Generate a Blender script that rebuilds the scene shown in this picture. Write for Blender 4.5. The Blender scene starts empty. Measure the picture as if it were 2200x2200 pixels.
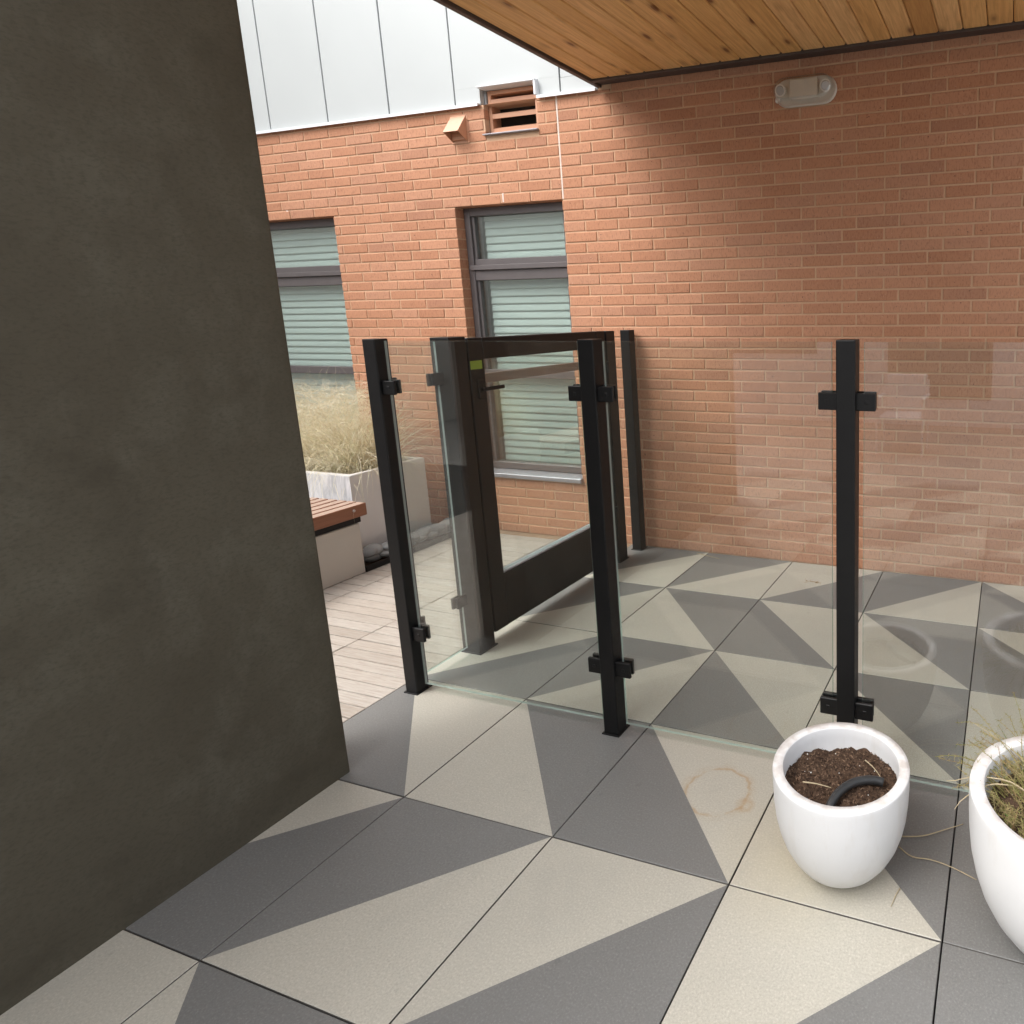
import bpy, bmesh, math, random
from mathutils import Vector, Matrix, noise as mnoise

random.seed(7)
SC = bpy.context.scene
COL = SC.collection

# ------------------------------------------------------------------ camera
CAM_LOC = Vector((1.9349, -1.50706, 1.63473))
RIGHT = Vector((0.9536563, 0.3006879, -0.0112413))
DOWN = Vector((0.0419954, -0.1699995, -0.9845489))
FWD = Vector((-0.2979530, 0.9384492, -0.1747486))
FPX, PPX, PPY, SRC = 1414.31, 1721.71, 921.42, 2200.0
cam = bpy.data.cameras.new('camera')
cam.sensor_fit = 'HORIZONTAL'
cam.sensor_width = 36.0
cam.lens = FPX * 36.0 / SRC
cam.shift_x = (SRC / 2 - PPX) / SRC
cam.shift_y = -(SRC / 2 - PPY) / SRC
cam.clip_start = 0.02
cam.clip_end = 500
camo = bpy.data.objects.new('camera', cam)
COL.objects.link(camo)
up = -DOWN
camo.matrix_world = Matrix((
    (RIGHT.x, up.x, -FWD.x, CAM_LOC.x),
    (RIGHT.y, up.y, -FWD.y, CAM_LOC.y),
    (RIGHT.z, up.z, -FWD.z, CAM_LOC.z),
    (0, 0, 0, 1)))
SC.camera = camo


def project(v):
    d = Vector(v) - CAM_LOC
    z = d.dot(FWD)
    if z < 0.05:
        return None
    return (PPX + FPX * d.dot(RIGHT) / z, PPY + FPX * d.dot(DOWN) / z, z)


# ------------------------------------------------------------------ light
SUN_EL, SUN_AZ = math.radians(52), math.radians(225)   # azimuth: clockwise from +Y
world = bpy.data.worlds.new('World')
SC.world = world
world.use_nodes = True
wn = world.node_tree.nodes
wl = world.node_tree.links
wn.clear()
sky = wn.new('ShaderNodeTexSky')
sky.sky_type = 'NISHITA'
sky.sun_disc = False
sky.sun_elevation = SUN_EL
sky.sun_rotation = SUN_AZ
sky.altitude = 50
sky.air_density = 1.0
sky.dust_density = 4.0
sky.ozone_density = 1.0
bg = wn.new('ShaderNodeBackground')
bg.inputs['Strength'].default_value = 0.15
wo = wn.new('ShaderNodeOutputWorld')
hsv = wn.new('ShaderNodeHueSaturation')      # thin overcast: a paler sky than clear air
hsv.inputs['Saturation'].default_value = 0.22
wl.new(sky.outputs[0], hsv.inputs['Color'])
wl.new(hsv.outputs[0], bg.inputs[0])
wl.new(bg.outputs[0], wo.inputs[0])

sun = bpy.data.lights.new('sun', 'SUN')
sun.energy = 0.5
sun.angle = math.radians(75)
sun.color = (1.0, 0.95, 0.88)
suno = bpy.data.objects.new('sun', sun)
COL.objects.link(suno)
sd = Vector((math.sin(SUN_AZ) * math.cos(SUN_EL), math.cos(SUN_AZ) * math.cos(SUN_EL), math.sin(SUN_EL)))
suno.rotation_euler = sd.to_track_quat('Z', 'Y').to_euler()
suno.location = sd * 20

SC.view_settings.view_transform = 'Standard'
SC.view_settings.look = 'None'
SC.view_settings.gamma = 1.0
SC.view_settings.use_curve_mapping = False
SC.view_settings.exposure = 1.70
SC.render.engine = 'CYCLES'
SC.cycles.use_denoising = True
SC.cycles.max_bounces = 14
SC.cycles.diffuse_bounces = 6
SC.cycles.glossy_bounces = 4
SC.cycles.transparent_max_bounces = 24
SC.cycles.caustics_reflective = False
SC.cycles.caustics_refractive = False
SC.cycles.sample_clamp_indirect = 6.0


# ------------------------------------------------------------------ materials
class NT:
    def __init__(self, name):
        self.m = bpy.data.materials.new(name)
        self.m.use_nodes = True
        self.t = self.m.node_tree
        self.n = self.t.nodes
        self.n.clear()
        self.out = self.n.new('ShaderNodeOutputMaterial')

    def new(self, kind, **kw):
        n = self.n.new(kind)
        for k, v in kw.items():
            if k.startswith('i_'):
                key = k[2:].replace('_', ' ')
                n.inputs[key].default_value = v
            else:
                setattr(n, k, v)
        return n

    def link(self, a, b):
        self.t.links.new(a, b)

    def coord(self, kind='Position', scale=(1, 1, 1)):
        if kind == 'Position':
            s = self.new('ShaderNodeNewGeometry').outputs['Position']
        else:
            s = self.new('ShaderNodeTexCoord').outputs[kind]
        mp = self.new('ShaderNodeMapping')
        mp.inputs['Scale'].default_value = scale
        self.link(s, mp.inputs['Vector'])
        return mp.outputs['Vector']

    def noise(self, vec, scale, detail=4, rough=0.55, dist=0.0):
        n = self.new('ShaderNodeTexNoise')
        n.inputs['Scale'].default_value = scale
        n.inputs['Detail'].default_value = detail
        n.inputs['Roughness'].default_value = rough
        n.inputs['Distortion'].default_value = dist
        if vec is not None:
            self.link(vec, n.inputs['Vector'])
        return n.outputs['Fac']

    def ramp(self, fac, stops):
        r = self.new('ShaderNodeValToRGB')
        el = r.color_ramp.elements
        while len(el) < len(stops):
            el.new(0.5)
        for e, (p, c) in zip(el, stops):
            e.position = p
            e.color = c if len(c) == 4 else (*c, 1)
        self.link(fac, r.inputs[0])
        return r.outputs[0]

    def mix(self, fac, a, b, blend='MIX'):
        m = self.new('ShaderNodeMix')
        m.data_type = 'RGBA'
        m.blend_type = blend
        for sock, val in ((m.inputs[0], fac), (m.inputs[6], a), (m.inputs[7], b)):
            if hasattr(val, 'is_output'):
                self.link(val, sock)
            elif isinstance(val, (int, float)):
                sock.default_value = val if sock is m.inputs[0] else (val, val, val, 1)
            else:
                sock.default_value = (*val[:3], 1)
        return m.outputs[2]

    def math(self, op, a, b=None, c=None, clamp=False):
        m = self.new('ShaderNodeMath')
        m.operation = op
        m.use_clamp = clamp
        for s, v in zip(m.inputs, (a, b, c)):
            if v is None:
                continue
            if hasattr(v, 'is_output'):
                self.link(v, s)
            else:
                s.default_value = v
        return m.outputs[0]

    def bump(self, h, strength=0.2, dist=0.01):
        b = self.new('ShaderNodeBump')
        b.inputs['Strength'].default_value = strength
        b.inputs['Distance'].default_value = dist
        self.link(h, b.inputs['Height'])
        return b.outputs['Normal']

    def principled(self, color, rough=0.6, normal=None, metallic=0.0, spec=0.5, **kw):
        p = self.new('ShaderNodeBsdfPrincipled')
        for sock, val in (('Base Color', color), ('Roughness', rough), ('Metallic', metallic), ('Specular IOR Level', spec)):
            if hasattr(val, 'is_output'):
                self.link(val, p.inputs[sock])
            elif isinstance(val, (int, float)):
                p.inputs[sock].default_value = val
            else:
                p.inputs[sock].default_value = (*val[:3], 1)
        if normal is not None:
            self.link(normal, p.inputs['Normal'])
        for k, v in kw.items():
            p.inputs[k.replace('_', ' ')].default_value = v
        self.link(p.outputs[0], self.out.inputs[0])
        return p

    def rnd(self):
        """per object and per island random value"""
        a = self.new('ShaderNodeObjectInfo').outputs['Random']
        b = self.new('ShaderNodeNewGeometry').outputs['Random Per Island']
        return self.math('FRACT', self.math('ADD', a, b))


def m_plain(name, col, rough=0.5, metallic=0.0, var=0.12, scale=8, bump=0.0, bscale=200, spec=0.5):
    t = NT(name)
    v = t.coord()
    f = t.noise(v, scale, 5)
    c = t.mix(f, [x * (1 - var) for x in col], [min(1, x * (1 + var)) for x in col])
    nrm = t.bump(t.noise(v, bscale, 3), bump, 0.002) if bump else None
    rr = t.math('MULTIPLY_ADD', t.noise(v, scale * 3, 3), 0.2, rough - 0.1)
    t.principled(c, rr, nrm, metallic, spec)
    return t.m


MAT = {}


def build_materials():
    # brick
    t = NT('brick_clay')
    v = t.coord()
    r = t.rnd()
    base = t.ramp(r, [(0.0, (0.41, 0.192, 0.113)), (0.35, (0.47, 0.23, 0.138)), (0.7, (0.51, 0.26, 0.162)), (0.88, (0.46, 0.24, 0.155)), (1.0, (0.37, 0.18, 0.115))])
    big = t.noise(v, 14, 5, 0.6)
    c = t.mix(t.math('MULTIPLY', big, 0.55), base, (0.465, 0.235, 0.132))
    fine = t.noise(t.coord('Position', (1, 1, 0.35)), 120, 4, 0.7)
    c = t.mix(t.ramp(fine, [(0.33, (0.55,) * 3), (0.5, (0,) * 3)]), c, (0.22, 0.085, 0.05))
    sp = t.noise(v, 95, 2, 0.5)
    c = t.mix(t.ramp(sp, [(0.70, (0,) * 3), (0.76, (0.7,) * 3)]), c, (0.62, 0.45, 0.36))
    pit = t.noise(v, 60, 2, 0.5)
    c = t.mix(t.ramp(pit, [(0.24, (0.8,) * 3), (0.28, (0,) * 3)]), c, (0.10, 0.05, 0.04))
    h = t.math('ADD', t.noise(v, 160, 4, 0.7), t.math('MULTIPLY', t.noise(v, 25, 3), 1.3))
    t.principled(c, 0.88, t.bump(h, 0.35, 0.003), spec=0.25)
    MAT['brick'] = t.m
    # mortar
    t = NT('mortar_joint')
    v = t.coord()
    c = t.mix(t.noise(v, 30, 5), (0.52, 0.325, 0.205), (0.62, 0.415, 0.28))
    t.principled(c, 0.95, t.bump(t.noise(v, 220, 3), 0.4, 0.002), spec=0.1)
    MAT['mortar'] = t.m
    # slabs
    def slab(name, col, speck, stain):
        t = NT(name)
        v = t.coord()
        r = t.new('ShaderNodeObjectInfo').outputs['Random']
        big = t.noise(v, 2.3, 5, 0.6)
        c = t.mix(big, [x * 0.86 for x in col], [min(1, x * 1.1) for x in col])
        c = t.mix(t.math('MULTIPLY', r, 0.6), c, [x * 0.86 for x in col])
        fine = t.noise(v, 170, 4, 0.72)
        c = t.mix(t.ramp(fine, [(0.34, (0.65,) * 3), (0.5, (0,) * 3), (0.52, (0,) * 3), (0.66, (0.0,) * 3)]), c, [x * 0.72 for x in col])
        c = t.mix(t.ramp(fine, [(0.54, (0,) * 3), (0.68, (0.5,) * 3)]), c, speck)
        spots = t.noise(v, 22, 2, 0.4)
        c = t.mix(t.ramp(spots, [(0.73, (0,) * 3), (0.78, (0.35,) * 3)]), c, [x * 0.6 for x in col])
        if stain:
            pos = t.new('ShaderNodeNewGeometry').outputs['Position']
            dn = t.new('ShaderNodeTexNoise')
            dn.inputs['Scale'].default_value = 22
            dn.inputs['Detail'].default_value = 5
            t.link(pos, dn.inputs['Vector'])
            off = t.new('ShaderNodeVectorMath', operation='MULTIPLY_ADD')
            t.link(dn.outputs['Color'], off.inputs[0])
            off.inputs[1].default_value = (0.035, 0.035, 0)
            t.link(pos, off.inputs[2])
            for cx, cy, rad, wid, amt in ((1.046, 0.354, 0.112, 0.008, 0.55), (1.046, 0.354, 0.118, 0.024, 0.22), (1.165, 0.32, 0.02, 0.022, 0.4)):
                if amt == 0:
                    continue
                d = t.new('ShaderNodeVectorMath', operation='DISTANCE')
                t.link(off.outputs[0], d.inputs[0])
                d.inputs[1].default_value = (cx, cy, 0)
                e = t.math('ABSOLUTE', t.math('SUBTRACT', d.outputs['Value'], rad))
                e = t.math('SUBTRACT', 1.0, t.math('DIVIDE', e, wid), clamp=True)
                pn = t.ramp(t.noise(v, 16, 3), [(0.30, (0.1,) * 3), (0.52, (1,) * 3)])
                e = t.math('MULTIPLY', t.math('MULTIPLY', e, pn), amt)
                c = t.mix(e, c, (0.36, 0.22, 0.09))
            # faint yellow wash near the small pot
            d = t.new('ShaderNodeVectorMath', operation='DISTANCE')
            t.link(off.outputs[0], d.inputs[0])
            d.inputs[1].default_value = (1.40, 0.16, 0)
            e = t.math('MULTIPLY', t.math('SUBTRACT', 1.0, t.math('DIVIDE', d.outputs['Value'], 0.3), clamp=True), 0.35)
            c = t.mix(e, c, (0.54, 0.46, 0.30))
        dirt = t.ramp(t.noise(v, 3.6, 7, 0.7, 0.6), [(0.52, (0,) * 3), (0.72, (0.32,) * 3)])
        c = t.mix(dirt, c, [x * 0.5 + 0.10 for x in col])
        scuff = t.ramp(t.noise(t.coord('Position', (5, 40, 1)), 1.3, 4, 0.6, 1.2), [(0.72, (0,) * 3), (0.78, (0.22,) * 3)])
        c = t.mix(scuff, c, [x * 0.7 for x in col])
        h = t.noise(v, 170, 4, 0.65)
        rg = t.math('MULTIPLY_ADD', t.noise(v, 6, 3), 0.15, 0.40)
        t.principled(c, rg, t.bump(h, 0.24, 0.002), spec=0.45)
        return t.m
    MAT['slab_light'] = slab('slab_beige', (0.475, 0.45, 0.385), (0.64, 0.615, 0.545), True)
    MAT['slab_dark'] = slab('slab_grey', (0.182, 0.180, 0.172), (0.28, 0.278, 0.268), False)
    MAT['slab_edge'] = m_plain('slab_edge', (0.12, 0.11, 0.10), 0.9)
    # bedding / ground
    MAT['bed'] = m_plain('dark_bedding', (0.02, 0.018, 0.017), 0.95)
    MAT['ground'] = m_plain('courtyard_paving', (0.36, 0.34, 0.31), 0.9, scale=1.5)
    # deck wood
    t = NT('weathered_decking')
    v = t.coord()
    r = t.rnd()
    base = t.ramp(r, [(0, (0.37, 0.325, 0.28)), (0.5, (0.45, 0.41, 0.365)), (1, (0.41, 0.36, 0.31))])
    g = t.noise(t.coord('Position', (1.6, 26, 26)), 5, 6, 0.65, 0.4)
    c = t.mix(t.ramp(g, [(0.3, (0.7,) * 3), (0.6, (0,) * 3)]), base, (0.26, 0.21, 0.17))
    st = t.noise(v, 7, 3)
    c = t.mix(t.ramp(st, [(0.66, (0,) * 3), (0.74, (0.5,) * 3)]), c, (0.33, 0.29, 0.26))
    t.principled(c, 0.7, t.bump(g, 0.3, 0.003), spec=0.3)
    MAT['deck'] = t.m
    # cedar soffit
    t = NT('cedar_soffit')
    r = t.rnd()
    base = t.ramp(r, [(0, (0.68, 0.41, 0.155)), (0.3, (0.78, 0.50, 0.215)), (0.55, (0.72, 0.44, 0.175)), (0.8, (0.82, 0.55, 0.27)), (1, (0.56, 0.32, 0.12))])
    pos = t.new('ShaderNodeNewGeometry').outputs['Position']
    sh = t.new('ShaderNodeCombineXYZ')
    t.link(t.math('MULTIPLY', r, 37.0), sh.inputs[0])
    t.link(t.math('MULTIPLY', r, 91.0), sh.inputs[1])
    ad = t.new('ShaderNodeVectorMath', operation='ADD')
    t.link(pos, ad.inputs[0])
    t.link(sh.outputs[0], ad.inputs[1])
    mp = t.new('ShaderNodeMapping')
    mp.inputs['Scale'].default_value = (22, 1.1, 8)
    t.link(ad.outputs[0], mp.inputs['Vector'])
    g = t.noise(mp.outputs[0], 3.0, 6, 0.6, 0.9)
    c = t.mix(t.ramp(g, [(0.35, (0.45,) * 3), (0.62, (0,) * 3)]), base, (0.34, 0.15, 0.045))
    mp2 = t.new('ShaderNodeMapping')
    mp2.inputs['Scale'].default_value = (9.5, 3.4, 3)
    t.link(ad.outputs[0], mp2.inputs['Vector'])
    vo = t.new('ShaderNodeTexVoronoi')
    vo.inputs['Scale'].default_value = 1.0
    t.link(mp2.outputs[0], vo.inputs['Vector'])
    c = t.mix(t.ramp(vo.outputs['Distance'], [(0.0, (1,) * 3), (0.09, (0.9,) * 3), (0.15, (0.35,) * 3), (0.28, (0,) * 3)]), c, (0.16, 0.06, 0.02))
    t.principled(c, 0.5, t.bump(g, 0.12, 0.003), spec=0.4)
    MAT['cedar'] = t.m
    # grey plaster wall
    t = NT('troweled_plaster')
    v = t.coord('Position', (1, 1, 1.1))
    a = t.noise(v, 1.7, 7, 0.62)
    b = t.noise(t.coord('Position', (1, 1.0, 0.75)), 5.5, 7, 0.66)
    c = t.mix(t.ramp(a, [(0.3, (0,) * 3), (0.7, (1,) * 3)]), (0.068, 0.059, 0.042), (0.094, 0.085, 0.063))
    c = t.mix(t.ramp(b, [(0.50, (0,) * 3), (0.74, (0.45,) * 3)]), c, (0.130, 0.124, 0.098))
    c = t.mix(t.ramp(t.noise(v, 3.2, 6, 0.6), [(0.30, (0.5,) * 3), (0.45, (0,) * 3)]), c, (0.048, 0.041, 0.029))
    gr = t.noise(t.coord('Position', (1, 1, 1.8)), 70, 5, 0.7)
    c = t.mix(t.ramp(gr, [(0.36, (0.45,) * 3), (0.52, (0,) * 3)]), c, (0.055, 0.048, 0.034))
    tw = t.noise(t.coord('Position', (1, 3.0, 9)), 2.2, 5, 0.6, 0.3)
    h = t.math('ADD', t.math('MULTIPLY', tw, 0.7), t.math('ADD', t.noise(v, 9, 6, 0.65), t.math('MULTIPLY', t.noise(v, 200, 4), 0.2)))
    t.principled(c, 0.7, t.bump(h, 0.14, 0.006), spec=0.18)
    MAT['plaster'] = t.m
    MAT['black'] = m_plain('black_powder_coat', (0.0065, 0.0063, 0.0065), 0.44, 0.0, 0.3, 20, 0.15, 500, 0.26)
    MAT['bronze'] = m_plain('dark_bronze_trim', (0.060, 0.044, 0.040), 0.5, 0.0, 0.2, 12)
    MAT['frame'] = m_plain('anodised_frame', (0.135, 0.120, 0.120), 0.42, 0.3, 0.15, 10)
    MAT['bar'] = m_plain('brown_bar', (0.09, 0.062, 0.048), 0.5, 0, 0.2, 14)
    MAT['sill'] = m_plain('metal_sill', (0.36, 0.355, 0.39), 0.42, 0.5, 0.2, 14)
    MAT['white_panel'] = m_plain('white_composite_panel', (0.435, 0.455, 0.452), 0.42, 0, 0.05, 1.2)
    MAT['panel_gap'] = m_plain('panel_reveal', (0.42, 0.43, 0.435), 0.7)
    MAT['white_metal'] = m_plain('white_flashing', (0.72, 0.73, 0.75), 0.4, 0, 0.05, 8)
    MAT['orange_metal'] = m_plain('brick_coloured_metal', (0.50, 0.255, 0.15), 0.45, 0, 0.08, 10)
    MAT['caulk'] = m_plain('pale_sealant', (0.66, 0.55, 0.48), 0.7, 0, 0.08, 20)
    MAT['dark_void'] = m_plain('dark_interior', (0.02, 0.017, 0.014), 0.95)
    MAT['core'] = m_plain('block_core', (0.3, 0.3, 0.3), 0.9)
    MAT['blind'] = m_plain('blind_slat', (0.80, 0.81, 0.79), 0.6, 0, 0.02, 6)
    MAT['room'] = m_plain('dim_room', (0.10, 0.13, 0.12), 0.9)
    MAT['concrete'] = m_plain('cream_concrete', (0.50, 0.46, 0.41), 0.8, 0, 0.07, 5, 0.2, 160)
    MAT['soil'] = m_plain('potting_soil', (0.072, 0.045, 0.030), 0.95, 0, 0.6, 60, 0.9, 180, 0.1)
    MAT['chip'] = None
    MAT['stone'] = None
    # soil chips / stones with per island variation
    for key, nm, cols, rough in (
            ('chip', 'bark_chip', [(0.022, 0.012, 0.008), (0.09, 0.053, 0.034), (0.27, 0.175, 0.115)], 0.9),
            ('stone', 'river_stone', [(0.16, 0.165, 0.17), (0.25, 0.255, 0.26), (0.34, 0.34, 0.33)], 0.65)):
        t = NT(nm)
        r = t.rnd()
        c = t.ramp(r, [(0, cols[0]), (0.6, cols[1]), (1, cols[2])])
        v = t.coord()
        c = t.mix(t.math('MULTIPLY', t.noise(v, 40, 4), 0.4), c, [x * 0.6 for x in cols[1]])
        t.principled(c, rough, t.bump(t.noise(v, 150, 3), 0.2, 0.002), spec=0.3)
        MAT[key] = t.m
    MAT['perlite'] = m_plain('perlite', (0.75, 0.73, 0.70), 0.8)
    MAT['hose'] = m_plain('black_hose', (0.022, 0.023, 0.024), 0.42, 0, 0.3, 30)
    # planter: painted, with chalky runs
    t = NT('painted_planter')
    v = t.coord('Position', (2, 2, 1.3))
    n = t.noise(v, 1.6, 5, 0.6, 0.5)
    c = t.mix(t.ramp(n, [(0.35, (0,) * 3), (0.75, (1,) * 3)]), (0.64, 0.62, 0.605), (0.69, 0.675, 0.66))
    t.principled(c, 0.75, t.bump(t.noise(t.coord(), 180, 3), 0.15, 0.002), spec=0.3)
    MAT['planter'] = t.m
    t = NT('streaked_planter')
    v = t.coord('Position', (9, 5, 2.2))
    n = t.noise(v, 1.5, 6, 0.62, 1.6)
    c = t.mix(t.ramp(n, [(0.36, (0,) * 3), (0.58, (1,) * 3)]), (0.46, 0.47, 0.49), (0.72, 0.72, 0.74))
    t.principled(c, 0.75, spec=0.3)
    MAT['planter_streak'] = t.m
    # glazed white pots
    t = NT('white_pot')
    v = t.coord()
    c = t.mix(t.noise(v, 9, 5), (0.68, 0.685, 0.69), (0.76, 0.76, 0.765))
    sc = t.noise(t.coord('Position', (1, 1, 7)), 14, 4, 0.6, 1.8)
    c = t.mix(t.ramp(sc, [(0.70, (0,) * 3), (0.74, (0.55,) * 3)]), c, (0.50, 0.49, 0.47))
    sm = t.noise(t.coord('Position', (5, 5, 1.2)), 3.2, 6, 0.65)
    c = t.mix(t.ramp(sm, [(0.52, (0,) * 3), (0.75, (0.45,) * 3)]), c, (0.60, 0.565, 0.52))
    t.principled(c, 0.42, t.bump(t.noise(v, 260, 3), 0.06, 0.001), spec=0.45)
    MAT['pot'] = t.m
    t = NT('dusty_pot_rim')
    v = t.coord()
    c = t.mix(t.ramp(t.noise(v, 26, 5), [(0.38, (0,) * 3), (0.66, (1,) * 3)]), (0.74, 0.735, 0.73), (0.56, 0.52, 0.49))
    t.principled(c, 0.55, spec=0.4)
    MAT['pot_rim'] = t.m
    # bench timber
    t = NT('ipe_bench')
    r = t.rnd()
    g = t.noise(t.coord('Position', (30, 2, 30)), 3, 6, 0.6, 0.4)
    c = t.mix(g, (0.17, 0.066, 0.036), (0.32, 0.145, 0.085))
    t.principled(c, 0.5, t.bump(g, 0.15, 0.002), spec=0.4)
    MAT['ipe'] = t.m
    t = NT('bench_top_pale')
    g = t.noise(t.coord('Position', (30, 2, 30)), 3, 6, 0.6, 0.4)
    c = t.mix(g, (0.30, 0.19, 0.14), (0.48, 0.36, 0.29))
    t.principled(c, 0.6, spec=0.4)
    MAT['ipe_top'] = t.m
    # dry grass: colour per blade
    t = NT('dry_grass')
    r = t.rnd()
    c = t.ramp(r, [(0, (0.56, 0.46, 0.28)), (0.3, (0.76, 0.69, 0.50)), (0.75, (0.86, 0.82, 0.68)), (0.92, (0.66, 0.63, 0.42)), (1, (0.50, 0.52, 0.28))])
    p = t.principled(c, 0.7, spec=0.2)
    tr = t.new('ShaderNodeBsdfTranslucent')
    t.link(c, tr.inputs[0])
    mx = t.new('ShaderNodeMixShader')
    mx.inputs[0].default_value = 0.35
    t.link(p.outputs[0], mx.inputs[1])
    t.link(tr.outputs[0], mx.inputs[2])
    t.link(mx.outputs[0], t.out.inputs[0])
    MAT['grass'] = t.m
    t = NT('wiry_plant')
    r = t.rnd()
    c = t.ramp(r, [(0, (0.22, 0.24, 0.07)), (0.35, (0.36, 0.32, 0.13)), (0.7, (0.44, 0.36, 0.19)), (0.92, (0.30, 0.20, 0.10)), (1, (0.07, 0.16, 0.03))])
    p = t.principled(c, 0.7, spec=0.2)
    tr = t.new('ShaderNodeBsdfTranslucent')
    t.link(c, tr.inputs[0])
    mx = t.new('ShaderNodeMixShader')
    mx.inputs[0].default_value = 0.3
    t.link(p.outputs[0], mx.inputs[1])
    t.link(tr.outputs[0], mx.inputs[2])
    t.link(mx.outputs[0], t.out.inputs[0])
    MAT['wiry'] = t.m
    MAT['straw'] = m_plain('straw', (0.44, 0.36, 0.23), 0.7, 0, 0.2, 30)
    MAT['leaf_dry'] = m_plain('dry_leaf', (0.30, 0.19, 0.10), 0.8, 0, 0.3, 30)
    MAT['sticker'] = m_plain('green_sticker', (0.20, 0.28, 0.03), 0.5, 0, 0.05, 10)
    MAT['lamp_body'] = m_plain('aged_plastic', (0.62, 0.59, 0.54), 0.5, 0, 0.06, 12)
    MAT['lamp_white'] = m_plain('lamp_plastic', (0.72, 0.70, 0.67), 0.4, 0, 0.05, 12)
    MAT['steel'] = m_plain('steel', (0.45, 0.45, 0.46), 0.35, 0.9, 0.1, 12)

    def glass(name, tint, f0, gl=(1, 1, 1), rough=0.0, power=5.0, dust=0.0):
        t = NT(name)
        geo = t.new('ShaderNodeNewGeometry')
        d = t.new('ShaderNodeVectorMath', operation='DOT_PRODUCT')
        t.link(geo.outputs['Normal'], d.inputs[0])
        t.link(geo.outputs['Incoming'], d.inputs[1])
        c = t.math('ABSOLUTE', d.outputs['Value'])
        k = t.math('POWER', t.math('SUBTRACT', 1.0, c, clamp=True), power)
        f = t.math('MULTIPLY_ADD', k, 1 - f0, f0)
        tr = t.new('ShaderNodeBsdfTransparent')
        tr.inputs[0].default_value = (*tint, 1)
        g = t.new('ShaderNodeBsdfGlossy')
        g.inputs['Roughness'].default_value = rough
        g.inputs['Color'].default_value = (*gl, 1)
        mx = t.new('ShaderNodeMixShader')
        t.link(f, mx.inputs[0])
        t.link(tr.outputs[0], mx.inputs[1])
        t.link(g.outputs[0], mx.inputs[2])
        if dust:
            df = t.new('ShaderNodeBsdfTranslucent')
            df.inputs[0].default_value = (0.9, 0.9, 0.88, 1)
            v = t.coord('Position', (3, 3, 1.2))
            fac = t.ramp(t.noise(v, 1.6, 6, 0.6, 0.8), [(0.35, (dust * 0.25,) * 3), (0.7, (dust,) * 3)])
            m2 = t.new('ShaderNodeMixShader')
            t.link(fac, m2.inputs[0])
            t.link(mx.outputs[0], m2.inputs[1])
            t.link(df.outputs[0], m2.inputs[2])
            mx = m2
        t.link(mx.outputs[0], t.out.inputs[0])
        return t.m
    MAT['glass'] = glass('clear_glass', (0.955, 0.978, 0.966), 0.068, dust=0.022)
    MAT['win_glass'] = glass('tinted_window_glass', (0.925, 0.98, 0.962), 0.19, (0.92, 0.98, 0.98))
    MAT['lens'] = glass('clear_plastic_lens', (0.93, 0.92, 0.90), 0.12, rough=0.10)
    t = NT('glass_edge')
    p = t.principled((0.84, 0.95, 0.91), 0.12, spec=0.9)
    tr = t.new('ShaderNodeBsdfTransparent')
    tr.inputs[0].default_value = (0.55, 0.85, 0.75, 1)
    mx = t.new('ShaderNodeMixShader')
    mx.inputs[0].default_value = 0.68
    t.link(p.outputs[0], mx.inputs[1])
    t.link(tr.outputs[0], mx.inputs[2])
    t.link(mx.outputs[0], t.out.inputs[0])
    MAT['glass_edge'] = t.m


build_materials()


# ------------------------------------------------------------------ mesh helpers
def add_box(bm, x0, x1, y0, y1, z0, z1, bevel=0.0, mi=0, seg=1):
    vs = [bm.verts.new((x, y, z)) for x in (x0, x1) for y in (y0, y1) for z in (z0, z1)]
    idx = ((0, 1, 3, 2), (4, 6, 7, 5), (0, 4, 5, 1), (2, 3, 7, 6), (0, 2, 6, 4), (1, 5, 7, 3))
    fs = [bm.faces.new([vs[i] for i in f]) for f in idx]
    for f in fs:
        f.material_index = mi
    if bevel > 0:
        es = list({e for f in fs for e in f.edges})
        r = bmesh.ops.bevel(bm, geom=es, offset=bevel, segments=seg, affect='EDGES', profile=0.6)
        for f in r['faces']:
            f.material_index = mi
    return vs


def box_mesh(name, x0, x1, y0, y1, z0, z1, mats, bevel=0.0, seg=1):
    bm = bmesh.new()
    add_box(bm, x0, x1, y0, y1, z0, z1, bevel, 0, seg)
    return mesh_from(name, bm, mats)


def mesh_from(name, bm, mats, smooth=False):
    bmesh.ops.recalc_face_normals(bm, faces=bm.faces[:])
    me = bpy.data.meshes.new(name)
    bm.to_mesh(me)
    bm.free()
    for m in (mats if isinstance(mats, (list, tuple)) else [mats]):
        me.materials.append(MAT[m])
    if smooth:
        for p in me.polygons:
            p.use_smooth = True
    return me


def link(name, me, parent=None, loc=None, **props):
    o = bpy.data.objects.new(name, me)
    COL.objects.link(o)
    if loc is not None:
        o.location = loc
    if parent is not None:
        o.parent = parent
    for k, v in props.items():
        o[k] = v
    return o


def thing(name, label, category, loc=(0, 0, 0), group=None):
    o = bpy.data.objects.new(name, None)
    o.empty_display_size = 0.1
    COL.objects.link(o)
    o.location = loc
    o['label'] = label
    o['category'] = category
    if group:
        o['group'] = group
    return o


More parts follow.
